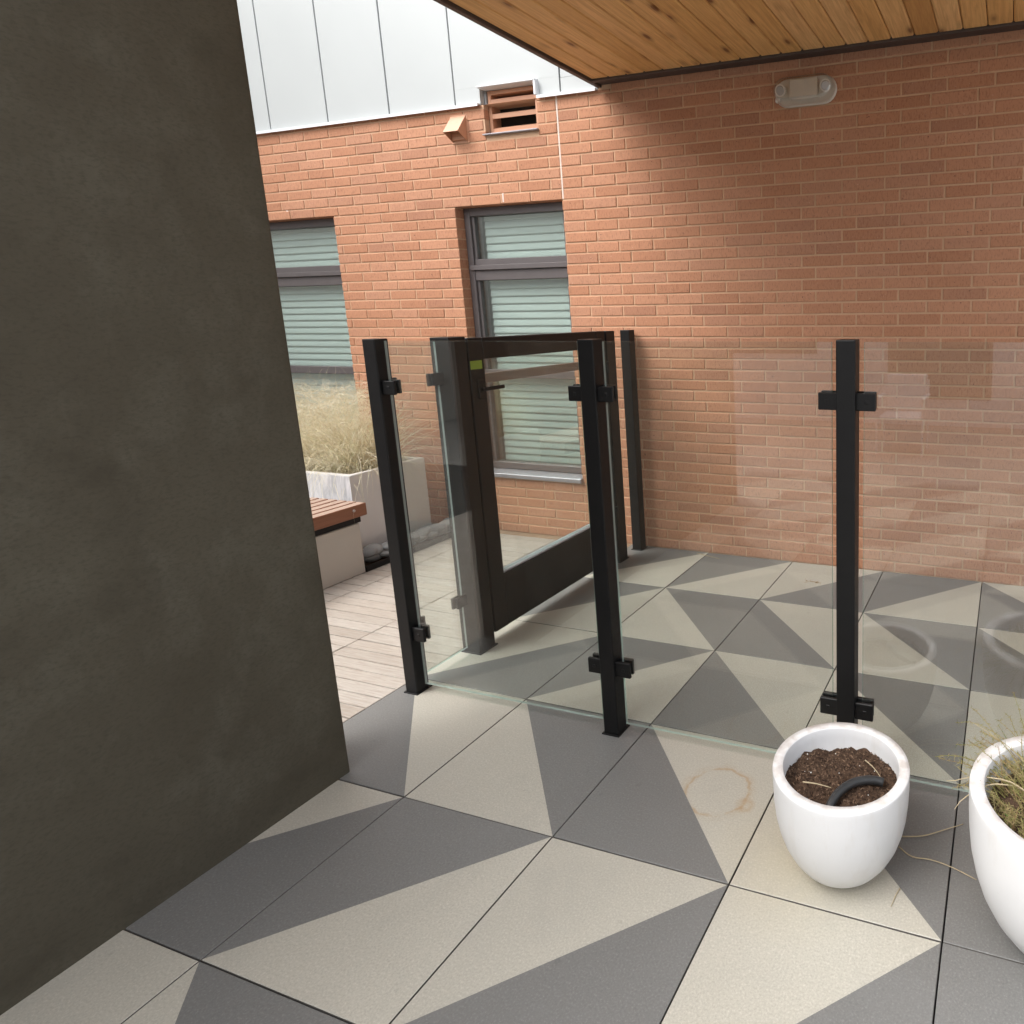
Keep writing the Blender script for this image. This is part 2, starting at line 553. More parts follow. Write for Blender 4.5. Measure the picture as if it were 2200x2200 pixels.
def tube(bm, pts, radii, seg=8, mi=0, cap=True):
    rings = []
    n = len(pts)
    pts = [Vector(p) for p in pts]
    prev = None
    for i, p in enumerate(pts):
        d = (pts[min(i + 1, n - 1)] - pts[max(i - 1, 0)])
        d.normalize()
        ref = Vector((0, 0, 1)) if abs(d.z) < 0.95 else Vector((1, 0, 0))
        if prev is None:
            u = d.cross(ref).normalized()
        else:
            u = (prev - d * prev.dot(d)).normalized()
        prev = u
        w = d.cross(u)
        r = radii[i] if isinstance(radii, (list, tuple)) else radii
        rings.append([bm.verts.new(p + (u * math.cos(a) + w * math.sin(a)) * r) for a in [2 * math.pi * k / seg for k in range(seg)]])
    for a, b in zip(rings, rings[1:]):
        for k in range(seg):
            f = bm.faces.new((a[k], a[(k + 1) % seg], b[(k + 1) % seg], b[k]))
            f.material_index = mi
    if cap:
        for r in (rings[0], rings[-1]):
            f = bm.faces.new(r)
            f.material_index = mi


def lathe(bm, prof, seg=64, mi=None, cx=0, cy=0):
    rings = []
    for r, z in prof:
        if r < 1e-5:
            rings.append([bm.verts.new((cx, cy, z))])
        else:
            rings.append([bm.verts.new((cx + r * math.cos(2 * math.pi * k / seg), cy + r * math.sin(2 * math.pi * k / seg), z)) for k in range(seg)])
    for i, (a, b) in enumerate(zip(rings, rings[1:])):
        for k in range(seg):
            if len(a) == 1:
                vs = (a[0], b[k], b[(k + 1) % seg])
            elif len(b) == 1:
                vs = (a[k], a[(k + 1) % seg], b[0])
            else:
                vs = (a[k], a[(k + 1) % seg], b[(k + 1) % seg], b[k])
            f = bm.faces.new(vs)
            f.smooth = True
            if mi:
                f.material_index = mi[i]


# ================================================================== SETTING
T = 0.6096
WALL_Y = 2.440

# ground sheet far below everything, reaching the horizon
gm = box_mesh('ground', -120, 120, -120, 120, -0.30, -0.06, 'ground')
link('ground', gm, kind='structure')

# ---- patio of two-tone slabs
patio = link('patio', box_mesh('patio', -T + 0.002, 9 * T, -6 * T, WALL_Y + 0.02, -0.058, -0.030, 'bed'), kind='structure')
# '\\' : diagonal NW-SE (halves SW / NE);  '/' : diagonal SW-NE (halves NW / SE); second item = dark half
PAT = {
    (-1, -2): ('\\', 'SW'), (0, -2): ('\\', 'NE'), (1, -2): ('/', 'NW'), (2, -2): ('\\', 'SW'), (3, -2): ('/', 'SE'),
    (-1, -1): ('/', 'SE'), (0, -1): ('/', 'NW'), (1, -1): ('/', 'SE'), (2, -1): ('/', 'SE'), (3, -1): ('/', 'NW'),
    (-1, 0): ('\\', 'SW'), (0, 0): ('\\', 'NE'), (1, 0): ('\\', 'SW'), (2, 0): ('\\', 'NE'), (3, 0): ('\\', 'SW'),
    (-1, 1): ('/', 'SE'), (0, 1): ('/', 'NW'), (1, 1): ('\\', 'SW'), (2, 1): ('\\', 'NE'), (3, 1): ('/', 'SE'),
    (-1, 2): ('/', 'NW'), (0, 2): ('\\', 'NE'), (1, 2): ('\\', 'SW'), (2, 2): ('\\', 'NE'), (3, 2): ('\\', 'SW'),
    (-1, 3): ('/', 'NW'), (0, 3): ('/', 'NW'), (1, 3): ('/', 'SE'), (2, 3): ('/', 'NW'), (3, 3): ('\\', 'SW'),
}


def slab_mesh(diag, dark):
    h = (T - 0.0045) / 2
    b = 0.0016
    bm = bmesh.new()
    top = [bm.verts.new((sx * (h - b), sy * (h - b), 0)) for sx, sy in ((-1, -1), (1, -1), (1, 1), (-1, 1))]   # SW SE NE NW
    mid = [bm.verts.new((sx * h, sy * h, -b)) for sx, sy in ((-1, -1), (1, -1), (1, 1), (-1, 1))]
    bot = [bm.verts.new((sx * h, sy * h, -0.022)) for sx, sy in ((-1, -1), (1, -1), (1, 1), (-1, 1))]
    if diag == '\\':
        halves = {'SW': (0, 1, 3), 'NE': (1, 2, 3)}
        side = {0: 'SW', 1: 'NE', 2: 'NE', 3: 'SW'}
    else:
        halves = {'NW': (0, 2, 3), 'SE': (0, 1, 2)}
        side = {0: 'SE', 1: 'SE', 2: 'NW', 3: 'NW'}
    for nme, ix in halves.items():
        f = bm.faces.new([top[i] for i in ix])
        f.material_index = 1 if nme == dark else 0
    for k in range(4):
        f = bm.faces.new((mid[k], mid[(k + 1) % 4], top[(k + 1) % 4], top[k]))
        f.material_index = 1 if side[k] == dark else 0
        f = bm.faces.new((bot[k], bot[(k + 1) % 4], mid[(k + 1) % 4], mid[k]))
        f.material_index = 2
    return mesh_from('slab', bm, ['slab_light', 'slab_dark', 'slab_edge'])


SLABS = {}
for i in range(-1, 8):
    for j in range(-6, 4):
        d, dk = PAT.get((i, j)) or random.choice([('/', 'NW'), ('/', 'SE'), ('\\', 'SW'), ('\\', 'NE')])
        if (d, dk) not in SLABS:
            SLABS[(d, dk)] = slab_mesh(d, dk)
        o = link('slab', SLABS[(d, dk)], patio, ((i + 0.5) * T, (j + 0.5) * T, random.uniform(-0.0008, 0.0008)))
        o.rotation_euler = (random.uniform(-0.001, 0.001), random.uniform(-0.001, 0.001), random.uniform(-0.0012, 0.0012))

# ---- timber deck tiles
DX0, DP = -0.6096, 0.598
BP = DP / 8
deck = link('deck', box_mesh('deck', -6.0, DX0 - 0.001, -3.2, WALL_Y + 0.02, -0.058, -0.034, 'bed'), kind='structure')
BM_DECK = box_mesh('deck_board', -DP / 2 + 0.0025, DP / 2 - 0.0025, -BP / 2 + 0.003, BP / 2 - 0.003, -0.024, 0, 'deck', 0.002)
for c in range(6):
    cx = DX0 - (c + 0.5) * DP
    y = 0.6585 - 12 * BP * 1 + BP / 2
    k = 0
    y = 0.6585 + BP / 2 - (48 if c < 3 else 24) * BP
    while y + BP / 2 < WALL_Y + 0.01:
        if c < 5 or y > 1.0:
            o = link('deck_board', BM_DECK, deck, (cx, y, random.uniform(-0.0015, 0.001)))
            o.rotation_euler = (random.uniform(-0.006, 0.006), 0, random.uniform(-0.002, 0.002))
        y += BP

# ================================================================== BRICK WALL
WX0, WX1 = -5.2, 4.6
BW_TOP = 3.055
HEAD = 2.405
# openings: x0,x1,z0,z1
OPEN = [(-1.905, -0.995, 0.424, HEAD), (-4.30, -3.078, 0.424, HEAD), (-1.575, -1.140, 2.862, 3.155)]
bw = thing('brick_wall', 'red-brown brick wall with two blind-covered windows, at the back', 'wall', ((WX0 + WX1) / 2, WALL_Y, 0))
ORG = Vector(bw.location)


def under_wall(o):
    o.parent = bw
    o.matrix_parent_inverse = Matrix.Translation(-ORG)


COURSE, JT = 0.0706, 0.0105
PITCH = 0.2535
bricks = []
z = 0.067 - COURSE
row = 0
while z < 3.10:
    z0, z1 = z + JT / 2, z + COURSE - JT / 2
    ph = 0.276 if row % 2 == 0 else 0.188
    n0 = int((WX0 - ph) / PITCH) - 1
    x = ph + n0 * PITCH
    while x < WX1:
        segs = [(max(x + JT / 2, WX0), min(x + PITCH - JT / 2, WX1))]
        # window openings and the control joint cut bricks
        cuts = [(a, b, c, d) for a, b, c, d in OPEN] + [(-0.992, -0.980, HEAD, 4.0)]
        zs = [(z0, z1)]
        for a, b, c, d in cuts:
            new = []
            for s0, s1 in segs:
                if z1 > c + 0.012 and z0 < d - 0.012 and s1 > a and s0 < b:
                    if s0 < a:
                        new.append((s0, a))
                    if s1 > b:
                        new.append((b, s1))
                else:
                    new.append((s0, s1))
            segs = new
        for s0, s1 in segs:
            zt = min(z1, 3.11 if s0 > -0.67 else BW_TOP - 0.002)
            if s0 < -0.67 < s1 and z1 > BW_TOP:
                s1 = -0.67 if s1 < -0.60 else s1
            if s1 - s0 > 0.012 and zt - z0 > 0.012 and zt > 0.005:
                bricks.append((s0, s1, max(z0, -0.02), zt))
        x += PITCH
    z += COURSE
    row += 1


def brick_score(b):
    x, zc = (b[0] + b[1]) / 2, (b[2] + b[3]) / 2
    q = project((x, WALL_Y, zc))
    if q is None or not (20 < q[0] < 2180 and 20 < q[1] < 2180):
        return 0
    if q[0] < 560 + 0.14 * q[1]:
        return 0
    if q[0] > 2000 and q[1] > 1500:
        return 0
    # vertical black posts hide some
    return (b[1] - b[0]) * (b[3] - b[2]) / q[2] ** 2


order = sorted(range(len(bricks)), key=lambda k: -brick_score(bricks[k]))
front = set(order[:300])


def brick_bm(bm, s0, s1, z0, z1, oy=0.0):
    b = 0.0028
    y0, y1 = WALL_Y + oy, WALL_Y + 0.085
    jit = lambda: random.uniform(-0.0012, 0.0012)
    o_ = [bm.verts.new((x, y0 + b, zz)) for x, zz in ((s0, z0), (s1, z0), (s1, z1), (s0, z1))]
    f_ = [bm.verts.new((x + jit(), y0 + jit() * 0.4, zz + jit())) for x, zz in ((s0 + b, z0 + b), (s1 - b, z0 + b), (s1 - b, z1 - b), (s0 + b, z1 - b))]
    k_ = [bm.verts.new((x, y1, zz)) for x, zz in ((s0, z0), (s1, z0), (s1, z1), (s0, z1))]
    bm.faces.new(f_)
    for k in range(4):
        bm.faces.new((o_[k], o_[(k + 1) % 4], f_[(k + 1) % 4], f_[k]))
        bm.faces.new((k_[k], k_[(k + 1) % 4], o_[(k + 1) % 4], o_[k]))


# shared brick meshes: four worn variants of the full brick
FULL = []
for v in range(6):
    bm = bmesh.new()
    L, H = PITCH - JT, COURSE - JT
    brick_bm(bm, -L / 2, L / 2, -H / 2, H / 2)
    me = mesh_from('brick', bm, 'brick')
    FULL.append(me)
bmf = bmesh.new()
for k, b in enumerate(bricks):
    s0, s1, z0, z1 = b
    if k in front:
        if abs((s1 - s0) - (PITCH - JT)) < 1e-4 and abs((z1 - z0) - (COURSE - JT)) < 1e-4:
            o = link('brick', random.choice(FULL), None, ((s0 + s1) / 2, random.uniform(-0.0012, 0.0012), (z0 + z1) / 2))
        else:
            bm = bmesh.new()
            brick_bm(bm, s0, s1, z0, z1)
            o = link('brick', mesh_from('brick', bm, 'brick'))
        under_wall(o)
    else:
        brick_bm(bmf, s0, s1, z0, z1, random.uniform(-0.0012, 0.0012))
o = link('brick_field', mesh_from('brick_field', bmf, 'brick'), kind='stuff')
under_wall(o)

# mortar: front sheet with holes, plus the reveals of the openings
g = 0.003
xs = sorted({WX0, WX1} | {a - g for a, _, _, _ in OPEN} | {b + g for _, b, _, _ in OPEN})
zs = sorted({-0.05, BW_TOP} | {c - g for _, _, c, _ in OPEN} | {min(d + g, BW_TOP) for _, _, _, d in OPEN})
bm = bmesh.new()
MY = WALL_Y + 0.0048
for xa, xb in zip(xs, xs[1:]):
    for za, zb in zip(zs, zs[1:]):
        cx, cz = (xa + xb) / 2, (za + zb) / 2
        if any(a - g <= cx <= b + g and c - g <= cz <= d + g for a, b, c, d in OPEN):
            continue
        bm.faces.new([bm.verts.new(q) for q in ((xa, MY, za), (xb, MY, za), (xb, MY, zb), (xa, MY, zb))])
bm.faces.new([bm.verts.new(q) for q in ((-0.662, MY, BW_TOP), (WX1, MY, BW_TOP), (WX1, MY, 3.13), (-0.662, MY, 3.13))])
for a, b, c, d in OPEN:
    a -= g; b += g; c -= g; d = min(d + g, BW_TOP)
    for q in (((a, MY, c), (a, MY + 0.14, c), (a, MY + 0.14, d), (a, MY, d)), ((b, MY, c), (b, MY + 0.14, c), (b, MY + 0.14, d), (b, MY, d)),
              ((a, MY, c), (b, MY, c), (b, MY + 0.14, c), (a, MY + 0.14, c)), ((a, MY, d), (b, MY, d), (b, MY + 0.14, d), (a, MY + 0.14, d))):
        bm.faces.new([bm.verts.new(p) for p in q])
bmesh.ops.remove_doubles(bm, verts=bm.verts[:], dist=1e-5)
o = link('mortar', mesh_from('mortar', bm, 'mortar'))
under_wall(o)
o = link('wall_core', box_mesh('wall_core', WX0, WX1, WALL_Y + 0.26, WALL_Y + 0.5, -0.05, 6.5, 'core'))
under_wall(o)
# control joint sealant + weep strips
o = link('control_joint', box_mesh('control_joint', -0.9915, -0.9805, WALL_Y + 0.0015, WALL_Y + 0.02, HEAD, BW_TOP, 'caulk'))
under_wall(o)
for wx in (-1.476, -3.555):
    o = link('weep_vent', box_mesh('weep_vent', wx - 0.006, wx + 0.006, WALL_Y - 0.001, WALL_Y + 0.02, HEAD + 0.006, HEAD + 0.066, 'caulk'))
    under_wall(o)


# ---- windows
def make_window(x0, x1, z0, z1):
    FY = WALL_Y + 0.075
    bm = bmesh.new()
    fw = 0.052
    # outer frame ring
    for a in ((x0 + .002, x0 + fw, z0, z1 - .002), (x1 - fw, x1 - .002, z0, z1 - .002)):
        add_box(bm, a[0], a[1], FY, FY + 0.06, a[2], a[3], 0.003)
    for a in ((z0 + 0.001, z0 + 0.05), (z1 - 0.06, z1 - 0.003)):
        add_box(bm, x0 + fw, x1 - fw, FY + 0.002, FY + 0.06, a[0], a[1], 0.003)
    # stepped inner frame left/right
    for a in ((x0 + fw, x0 + fw + 0.022), (x1 - fw - 0.02, x1 - fw)):
        add_box(bm, a[0], a[1], FY + 0.018, FY + 0.058, z0 + 0.05, z1 - 0.06, 0.002)
    win = link('window', mesh_from('window', bm, 'frame'))
    under_wall(win)
    inv = Matrix.Translation(-ORG)

    def sub(name, me):
        s = link(name, me)
        s.parent = win
        return s
    win.matrix_parent_inverse = inv
    # transom rails with ledge
    for zc, full in ((1.965, True), (1.205, False)):
        bm = bmesh.new()
        ix0, ix1 = x0 + fw + 0.001, x1 - fw - 0.001
        if full:
            add_box(bm, ix0, ix1, FY + 0.004, FY + 0.058, zc - 0.075, zc - 0.002, 0.003)
            add_box(bm, ix0, ix1, FY + 0.012, FY + 0.058, zc + 0.034, zc + 0.078, 0.003)
            add_box(bm, ix0 - 0.03, ix1 + 0.03, FY - 0.014, FY + 0.05, zc - 0.002, zc + 0.034, 0.003)
        else:
            add_box(bm, ix0, ix1, FY + 0.004, FY + 0.058, zc - 0.03, zc + 0.03, 0.003)
        sub('transom', mesh_from('transom', bm, 'frame'))
    for za, zb in ((z0 + 0.05, 1.176), (1.234, 1.89), (2.043, z1 - 0.06)):
        sub('pane', box_mesh('pane', x0 + fw + 0.02, x1 - fw - 0.018, FY + 0.034, FY + 0.040, za, zb, 'win_glass'))
    # sloping sill
    bm = bmesh.new()
    add_box(bm, x0 - 0.02, x1 + 0.012, WALL_Y - 0.03, FY + 0.06, z0 - 0.045, z0, 0.004)
    for v in bm.verts:
        if v.co.y < WALL_Y and v.co.z > z0 - 0.02:
            v.co.z -= 0.012
    sub('sill', mesh_from('sill', bm, 'sill'))
    # dark sheet standing in for the dim room behind + blind slats
    sub('dim_room_sheet', box_mesh('dim_room_sheet', x0 + 0.005, x1 - 0.005, WALL_Y + 0.245, WALL_Y + 0.25, z0, z1, 'room'))
    bm = bmesh.new()
    wv = 0.061
    hx = (x1 - x0) / 2 - 0.085
    n = 6
    prof = []
    for k in range(n + 1):
        s = k / n - 0.5
        ang = math.radians(79)
        bow = (0.25 - s * s) * 0.012
        prof.append((s * wv * math.cos(ang) - bow * math.sin(ang), -s * wv * math.sin(ang) * -1 + bow * math.cos(ang) * 0.3))
    rows = []
    for t_ in (0, 0.0018):
        rows.append([[bm.verts.new((sx * hx, py + t_, pz)) for sx in (-1, 1)] for py, pz in prof])
    for rws in rows:
        for a, b in zip(rws, rws[1:]):
            bm.faces.new((a[0], a[1], b[1], b[0]))
    for e in (0, -1):
        bm.faces.new((rows[0][e][0], rows[0][e][1], rows[1][e][1], rows[1][e][0]))
    sm = mesh_from('slat', bm, 'blind', True)
    zz = z0 + 0.075
    while zz < z1 - 0.03:
        s = sub('slat', sm)
        s.location = ((x0 + x1) / 2 + 0.02, FY + 0.088, zz)
        s.rotation_euler = (random.uniform(-0.012, 0.012), random.uniform(-0.0008, 0.0008), 0)
        zz += 0.0545
    return win


for a in OPEN[:2]:
    make_window(a[0], a[1], 0.475, a[3])

# ================================================================== WHITE PANEL CLADDING
PX0, PX1, PZ1 = -5.2, 4.6, 6.4
pw = thing('panel_wall', 'white metal panel cladding above the brick, with thin vertical seams', 'cladding', (0, WALL_Y, 3.06))
pinv = Vector(pw.location)


def put(o, par, org):
    o.parent = par
    o.matrix_parent_inverse = Matrix.Translation(-org)
    return o


bm = bmesh.new()
for a in ((PX0, PX1, 3.18, PZ1), (PX0, -1.585, 3.045, 3.1795), (-1.13, PX1, 3.13, 3.1795), (-1.13, -0.662, 3.045, 3.1295)):
    add_box(bm, a[0], a[1], WALL_Y + 0.045, WALL_Y + 0.24, a[2], a[3])
put(link('panel_backing', mesh_from('panel_backing', bm, 'panel_gap')), pw, pinv)
seams = [PX0, -4.21, -3.612, -3.010, -2.412, -1.814, -0.950, -0.05, 0.85, 1.75, 2.65, 3.55, PX1]
for a, b in zip(seams, seams[1:]):
    bm = bmesh.new()
    if a == -1.814:     # notched round the louvre
        g2 = 0.006
        xsn = [a + g2, -1.60, -1.12, b - g2]
        y0, y1 = WALL_Y + 0.004, WALL_Y + 0.04
        add_box(bm, xsn[0], xsn[3], y0, y1, 3.172, PZ1)
        add_box(bm, xsn[0], xsn[1], y0, y1, 3.068, 3.1715)
        add_box(bm, xsn[2], xsn[3], y0, y1, 3.068, 3.1715)
    else:
        add_box(bm, a + 0.006, b - 0.006, WALL_Y + 0.004, WALL_Y + 0.04, 3.068 if a < -0.96 else 3.16, PZ1, 0.002)
        if a == -0.950:
            add_box(bm, a + 0.006, -0.668, WALL_Y + 0.004, WALL_Y + 0.04, 3.068, 3.1595)
    put(link('panel', mesh_from('panel', bm, 'white_panel')), pw, pinv)
for a, b in ((PX0, -1.60), (-1.118, -0.668)):
    bm = bmesh.new()
    add_box(bm, a, b, WALL_Y - 0.024, WALL_Y + 0.03, 3.056, 3.064, 0.001)
    add_box(bm, a, b, WALL_Y - 0.027, WALL_Y - 0.0245, 3.044, 3.063)
    put(link('flashing', mesh_from('flashing', bm, 'white_metal')), pw, pinv)

# ---- louvre vent
lx0, lx1, lz0, lz1 = -1.575, -1.140, 2.862, 3.155
lv = thing('louvre_vent', 'brick-coloured metal louvre vent with white cap, high on the brick wall', 'vent', ((lx0 + lx1) / 2, WALL_Y, lz0))
lorg = Vector(lv.location)
bm = bmesh.new()
ly0, ly1 = WALL_Y + 0.045, WALL_Y + 0.13
add_box(bm, lx0 + 0.002, lx0 + 0.028, ly0, ly1, lz0 + 0.004, lz1 - 0.002, 0.002)
add_box(bm, lx1 - 0.024, lx1 - 0.002, ly0 - 0.03, ly1, lz0 + 0.004, lz1 - 0.002, 0.002)
add_box(bm, lx0 + 0.028, lx1 - 0.024, ly0, ly1, lz1 - 0.03, lz1 - 0.003, 0.002)
add_box(bm, lx0 + 0.028, lx1 - 0.024, ly0 - 0.01, ly1, lz0 + 0.004, lz0 + 0.022, 0.002)
put(link('vent_frame', mesh_from('vent_frame', bm, 'orange_metal')), lv, lorg)
for zc in (3.088, 2.994, 2.900):
    bm = bmesh.new()
    x0, x1 = lx0 + 0.029, lx1 - 0.025
    pr = [(ly0 + 0.0, zc - 0.022), (ly0 + 0.0, zc + 0.008), (ly0 + 0.006, zc + 0.008), (ly0 + 0.045, zc + 0.026), (ly0 + 0.045, zc + 0.020), (ly0 + 0.004, zc + 0.001), (ly0 + 0.004, zc - 0.022)]
    va = [bm.verts.new((x0, y, zz)) for y, zz in pr]
    vb = [bm.verts.new((x1, y, zz)) for y, zz in pr]
    for k in range(len(pr)):
        bm.faces.new((va[k], va[(k + 1) % len(pr)], vb[(k + 1) % len(pr)], vb[k]))
    bm.faces.new(va)
    bm.faces.new(vb)
    put(link('blade', mesh_from('blade', bm, 'orange_metal')), lv, lorg)
put(link('vent_back', box_mesh('vent_back', lx0 + 0.003, lx1 - 0.003, ly1 + 0.002, ly1 + 0.012, lz0 + 0.003, lz1 - 0.003, 'dark_void')), lv, lorg)  # dark sheet: shade of the voids between blades put into its colour
bm = bmesh.new()
add_box(bm, lx0 - 0.024, lx1 + 0.02, WALL_Y - 0.03, WALL_Y + 0.06, lz1 + 0.001, lz1 + 0.012, 0.003)
add_box(bm, lx1 + 0.004, lx1 + 0.022, WALL_Y - 0.03, WALL_Y + 0.04, 3.066, lz1 + 0.0005, 0.003)
put(link('vent_cap', mesh_from('vent_cap', bm, 'white_metal')), lv, lorg)
bm = bmesh.new()
add_box(bm, lx0 - 0.012, lx1 + 0.004, WALL_Y - 0.022, WALL_Y + 0.05, lz0 - 0.008, lz0 + 0.001, 0.002)
put(link('vent_sill', mesh_from('vent_sill', bm, 'sill')), lv, lorg)

# ---- exhaust hood
hx0, hx1 = -1.858, -1.730
bm = bmesh.new()
hy, hzt, hzb, fy, fz = WALL_Y - 0.0025, 3.003, 2.830, WALL_Y - 0.088, 2.882
fl = 0.012
for x0, x1 in ((hx0, hx1),):
    # sloped top sheet (with thickness), two side cheeks, back plate
    def prism(poly, xa, xb):
        va = [bm.verts.new((xa, y, zz)) for y, zz in poly]
        vb = [bm.verts.new((xb, y, zz)) for y, zz in poly]
        for k in range(len(poly)):
            bm.faces.new((va[k], va[(k + 1) % len(poly)], vb[(k + 1) % len(poly)], vb[k]))
        bm.faces.new(va)
        bm.faces.new(vb)
    prism([(hy, hzt), (fy, fz), (fy + 0.003, fz - 0.001), (hy, hzt - 0.005)], x0, x1)
    prism([(hy, hzt - 0.006), (fy + 0.004, fz - 0.001), (hy, hzb)], x0, x0 + 0.003)
    prism([(hy, hzt - 0.006), (fy + 0.004, fz - 0.001), (hy, hzb)], x1 - 0.003, x1)
hood = thing('exhaust_hood', 'small wedge-shaped orange metal exhaust hood left of the louvre vent', 'vent hood', ((hx0 + hx1) / 2, WALL_Y, hzb))
horg = Vector(hood.location)
put(link('cowl', mesh_from('cowl', bm, 'orange_metal')), hood, horg)
put(link('damper', box_mesh('damper', hx0 + 0.006, hx1 - 0.006, WALL_Y - 0.018, WALL_Y - 0.006, hzb + 0.012, hzt - 0.04, 'orange_metal', 0.003)), hood, horg)
bm = bmesh.new()
add_box(bm, hx0 - 0.010, hx1 + 0.012, WALL_Y - 0.0024, WALL_Y + 0.004, hzb - 0.008, hzt + 0.008, 0.001)
put(link('wall_flange', mesh_from('wall_flange', bm, 'orange_metal')), hood, horg)

# ---- emergency light
ex0, ex1, ez0, ez1 = 0.548, 0.922, 2.826, 2.982
em = thing('emergency_light', 'white twin-head emergency light in a clear capsule cover under the eaves', 'light fixture', ((ex0 + ex1) / 2, WALL_Y, ez0))
eorg = Vector(em.location)
ecx, ecz = (ex0 + ex1) / 2, (ez0 + ez1) / 2 - 0.006


def capsule(bm, hw, hh, y0, y1, taper, rings=5, dome=True, seg=12):
    """stadium-shaped shell, bulging towards -Y"""
    def outline(s, y):
        pts = []
        r = hh * s
        w = hw - hh * (1 - (1 - s) * 0.0) + 0
        w = (hw - hh)
        for k in range(seg + 1):
            a = -math.pi / 2 + math.pi * k / seg
            pts.append((ecx + w + r * math.cos(a), y, ecz + r * math.sin(a)))
        for k in range(seg + 1):
            a = math.pi / 2 + math.pi * k / seg
            pts.append((ecx - w + r * math.cos(a), y, ecz + r * math.sin(a)))
        return [bm.verts.new(p) for p in pts]
    prev = None
    for i in range(rings + 1):
        t_ = i / rings
        a = t_ * math.pi / 2
        s = 1 - taper * (1 - math.cos(a))
        y = y0 + (y1 - y0) * math.sin(a)
        cur = outline(s, y)
        if prev:
            n = len(cur)
            for k in range(n):
                f = bm.faces.new((prev[k], prev[(k + 1) % n], cur[(k + 1) % n], cur[k]))
                f.smooth = True
        prev = cur
    if dome:
        bm.faces.new(prev)


bm = bmesh.new()
capsule(bm, 0.187, 0.078, WALL_Y - 0.004, WALL_Y - 0.026, 0.12)
put(link('base', mesh_from('base', bm, 'lamp_body')), em, eorg)
bm = bmesh.new()
add_box(bm, ecx - 0.085, ecx + 0.085, WALL_Y - 0.062, WALL_Y - 0.0262, ecz - 0.045, ecz + 0.058, 0.008, 0, 2)
put(link('battery_box', mesh_from('battery_box', bm, 'lamp_body')), em, eorg)
for sx in (-1, 1):
    bm = bmesh.new()
    d = Vector((sx * 0.15, -1, -0.25)).normalized()
    c0 = Vector((ecx + sx * 0.130, WALL_Y - 0.028, ecz + 0.012))
    tube(bm, [c0, c0 + d * 0.02, c0 + d * 0.024, c0 + d * 0.046], [0.016, 0.018, 0.030, 0.034], 20)
    h_ = put(link('lamp_head', mesh_from('lamp_head', bm, 'lamp_white', False)), em, eorg)
    bm = bmesh.new()
    tube(bm, [c0 + d * 0.0462, c0 + d * 0.049], [0.026, 0.022], 20)
    l_ = link('lamp_lens', mesh_from('lamp_lens', bm, 'steel'))
    l_.parent = h_
bm = bmesh.new()
add_box(bm, ecx - 0.176, ecx - 0.146, WALL_Y - 0.05, WALL_Y - 0.0262, ecz - 0.054, ecz - 0.028, 0.004)
put(link('test_button', mesh_from('test_button', bm, 'perlite')), em, eorg)
bm = bmesh.new()
capsule(bm, 0.184, 0.0755, WALL_Y - 0.027, WALL_Y - 0.098, 0.36, 7)
put(link('clear_cover', mesh_from('clear_cover', bm, 'lens')), em, eorg)

# ================================================================== CANOPY
CX0, CX1, CY0, CY1, CZ = -0.632, 2.75, -0.45, 2.322, 3.078
cp = thing('canopy', 'cedar-board canopy ceiling with dark metal edge trim, over the patio', 'canopy', (2.5, 0, CZ))
corg = Vector(cp.location)
SP = 0.1255
bm = bmesh.new()
w = SP - 0.0035
vs = []
pr = [(-w / 2, 0.007), (-w / 2 + 0.007, 0), (w / 2 - 0.007, 0), (w / 2, 0.007), (w / 2, 0.018), (-w / 2, 0.018)]
va = [bm.verts.new((x, CY0, zz)) for x, zz in pr]
vb = [bm.verts.new((x, CY1 - 0.002, zz)) for x, zz in pr]
for k in range(6):
    bm.faces.new((va[k], va[(k + 1) % 6], vb[(k + 1) % 6], vb[k]))
bm.faces.new(va)
bm.faces.new(vb)
bme = mesh_from('soffit_board', bm, 'cedar')
x = CX0 + SP / 2 + 0.001
while x < CX1 - SP / 2:
    put(link('soffit_board', bme, None, (x, 0, CZ + random.uniform(-0.0012, 0.0012))), cp, corg)
    x += SP
bm = bmesh.new()
add_box(bm, CX0 - 0.034, CX0 - 0.001, CY0, CY1 + 0.117, CZ - 0.014, CZ + 0.42, 0.003)
put(link('fascia', mesh_from('fascia', bm, 'bronze')), cp, corg)
bm = bmesh.new()
add_box(bm, CX0 - 0.0005, CX1, CY1, CY1 + 0.0325, CZ - 0.012, CZ + 0.10, 0.003)
add_box(bm, CX0 - 0.0005, CX1, CY1 + 0.033, CY1 + 0.115, CZ + 0.002, CZ + 0.10)
put(link('wall_trim', mesh_from('wall_trim', bm, 'bronze')), cp, corg)
bm = bmesh.new()
add_box(bm, CX0 - 0.032, CX1, CY0, CY1 + 0.114, CZ + 0.105, CZ + 0.40)
put(link('roof_slab', mesh_from('roof_slab', bm, 'core')), cp, corg)

# ================================================================== GREY PLASTER WALL
bm = bmesh.new()
add_box(bm, -0.62, -0.302, -2.6, 0.046, -0.028, 3.075, 0.012, 0, 3)
o = link('plaster_wall', mesh_from('plaster_wall', bm, 'plaster'))
o['label'] = 'dark grey troweled plaster wall filling the left side of the view'
o['category'] = 'wall'

# ================================================================== ADDED BLOCKS OUT OF VIEW (shape the glass reflections, hold back sky light)
ob = thing('reflection_backdrop', 'pale block added across the courtyard to shape glass reflections and cut sky light', 'building', (0, -7.2, 0))
oorg = Vector(ob.location)
put(link('added_wall', box_mesh('added_wall', -9, 9, -7.6, -7.2, -0.05, 4.6, 'white_metal')), ob, oorg)
for k in range(6):
    x0 = -7.6 + k * 2.6
    put(link('window', box_mesh('window', x0, x0 + 1.5, -7.21, -7.19, 0.35 if k % 2 else 1.0, 2.5, 'room')), ob, oorg)  # dark panels added for contrast in the glass reflections

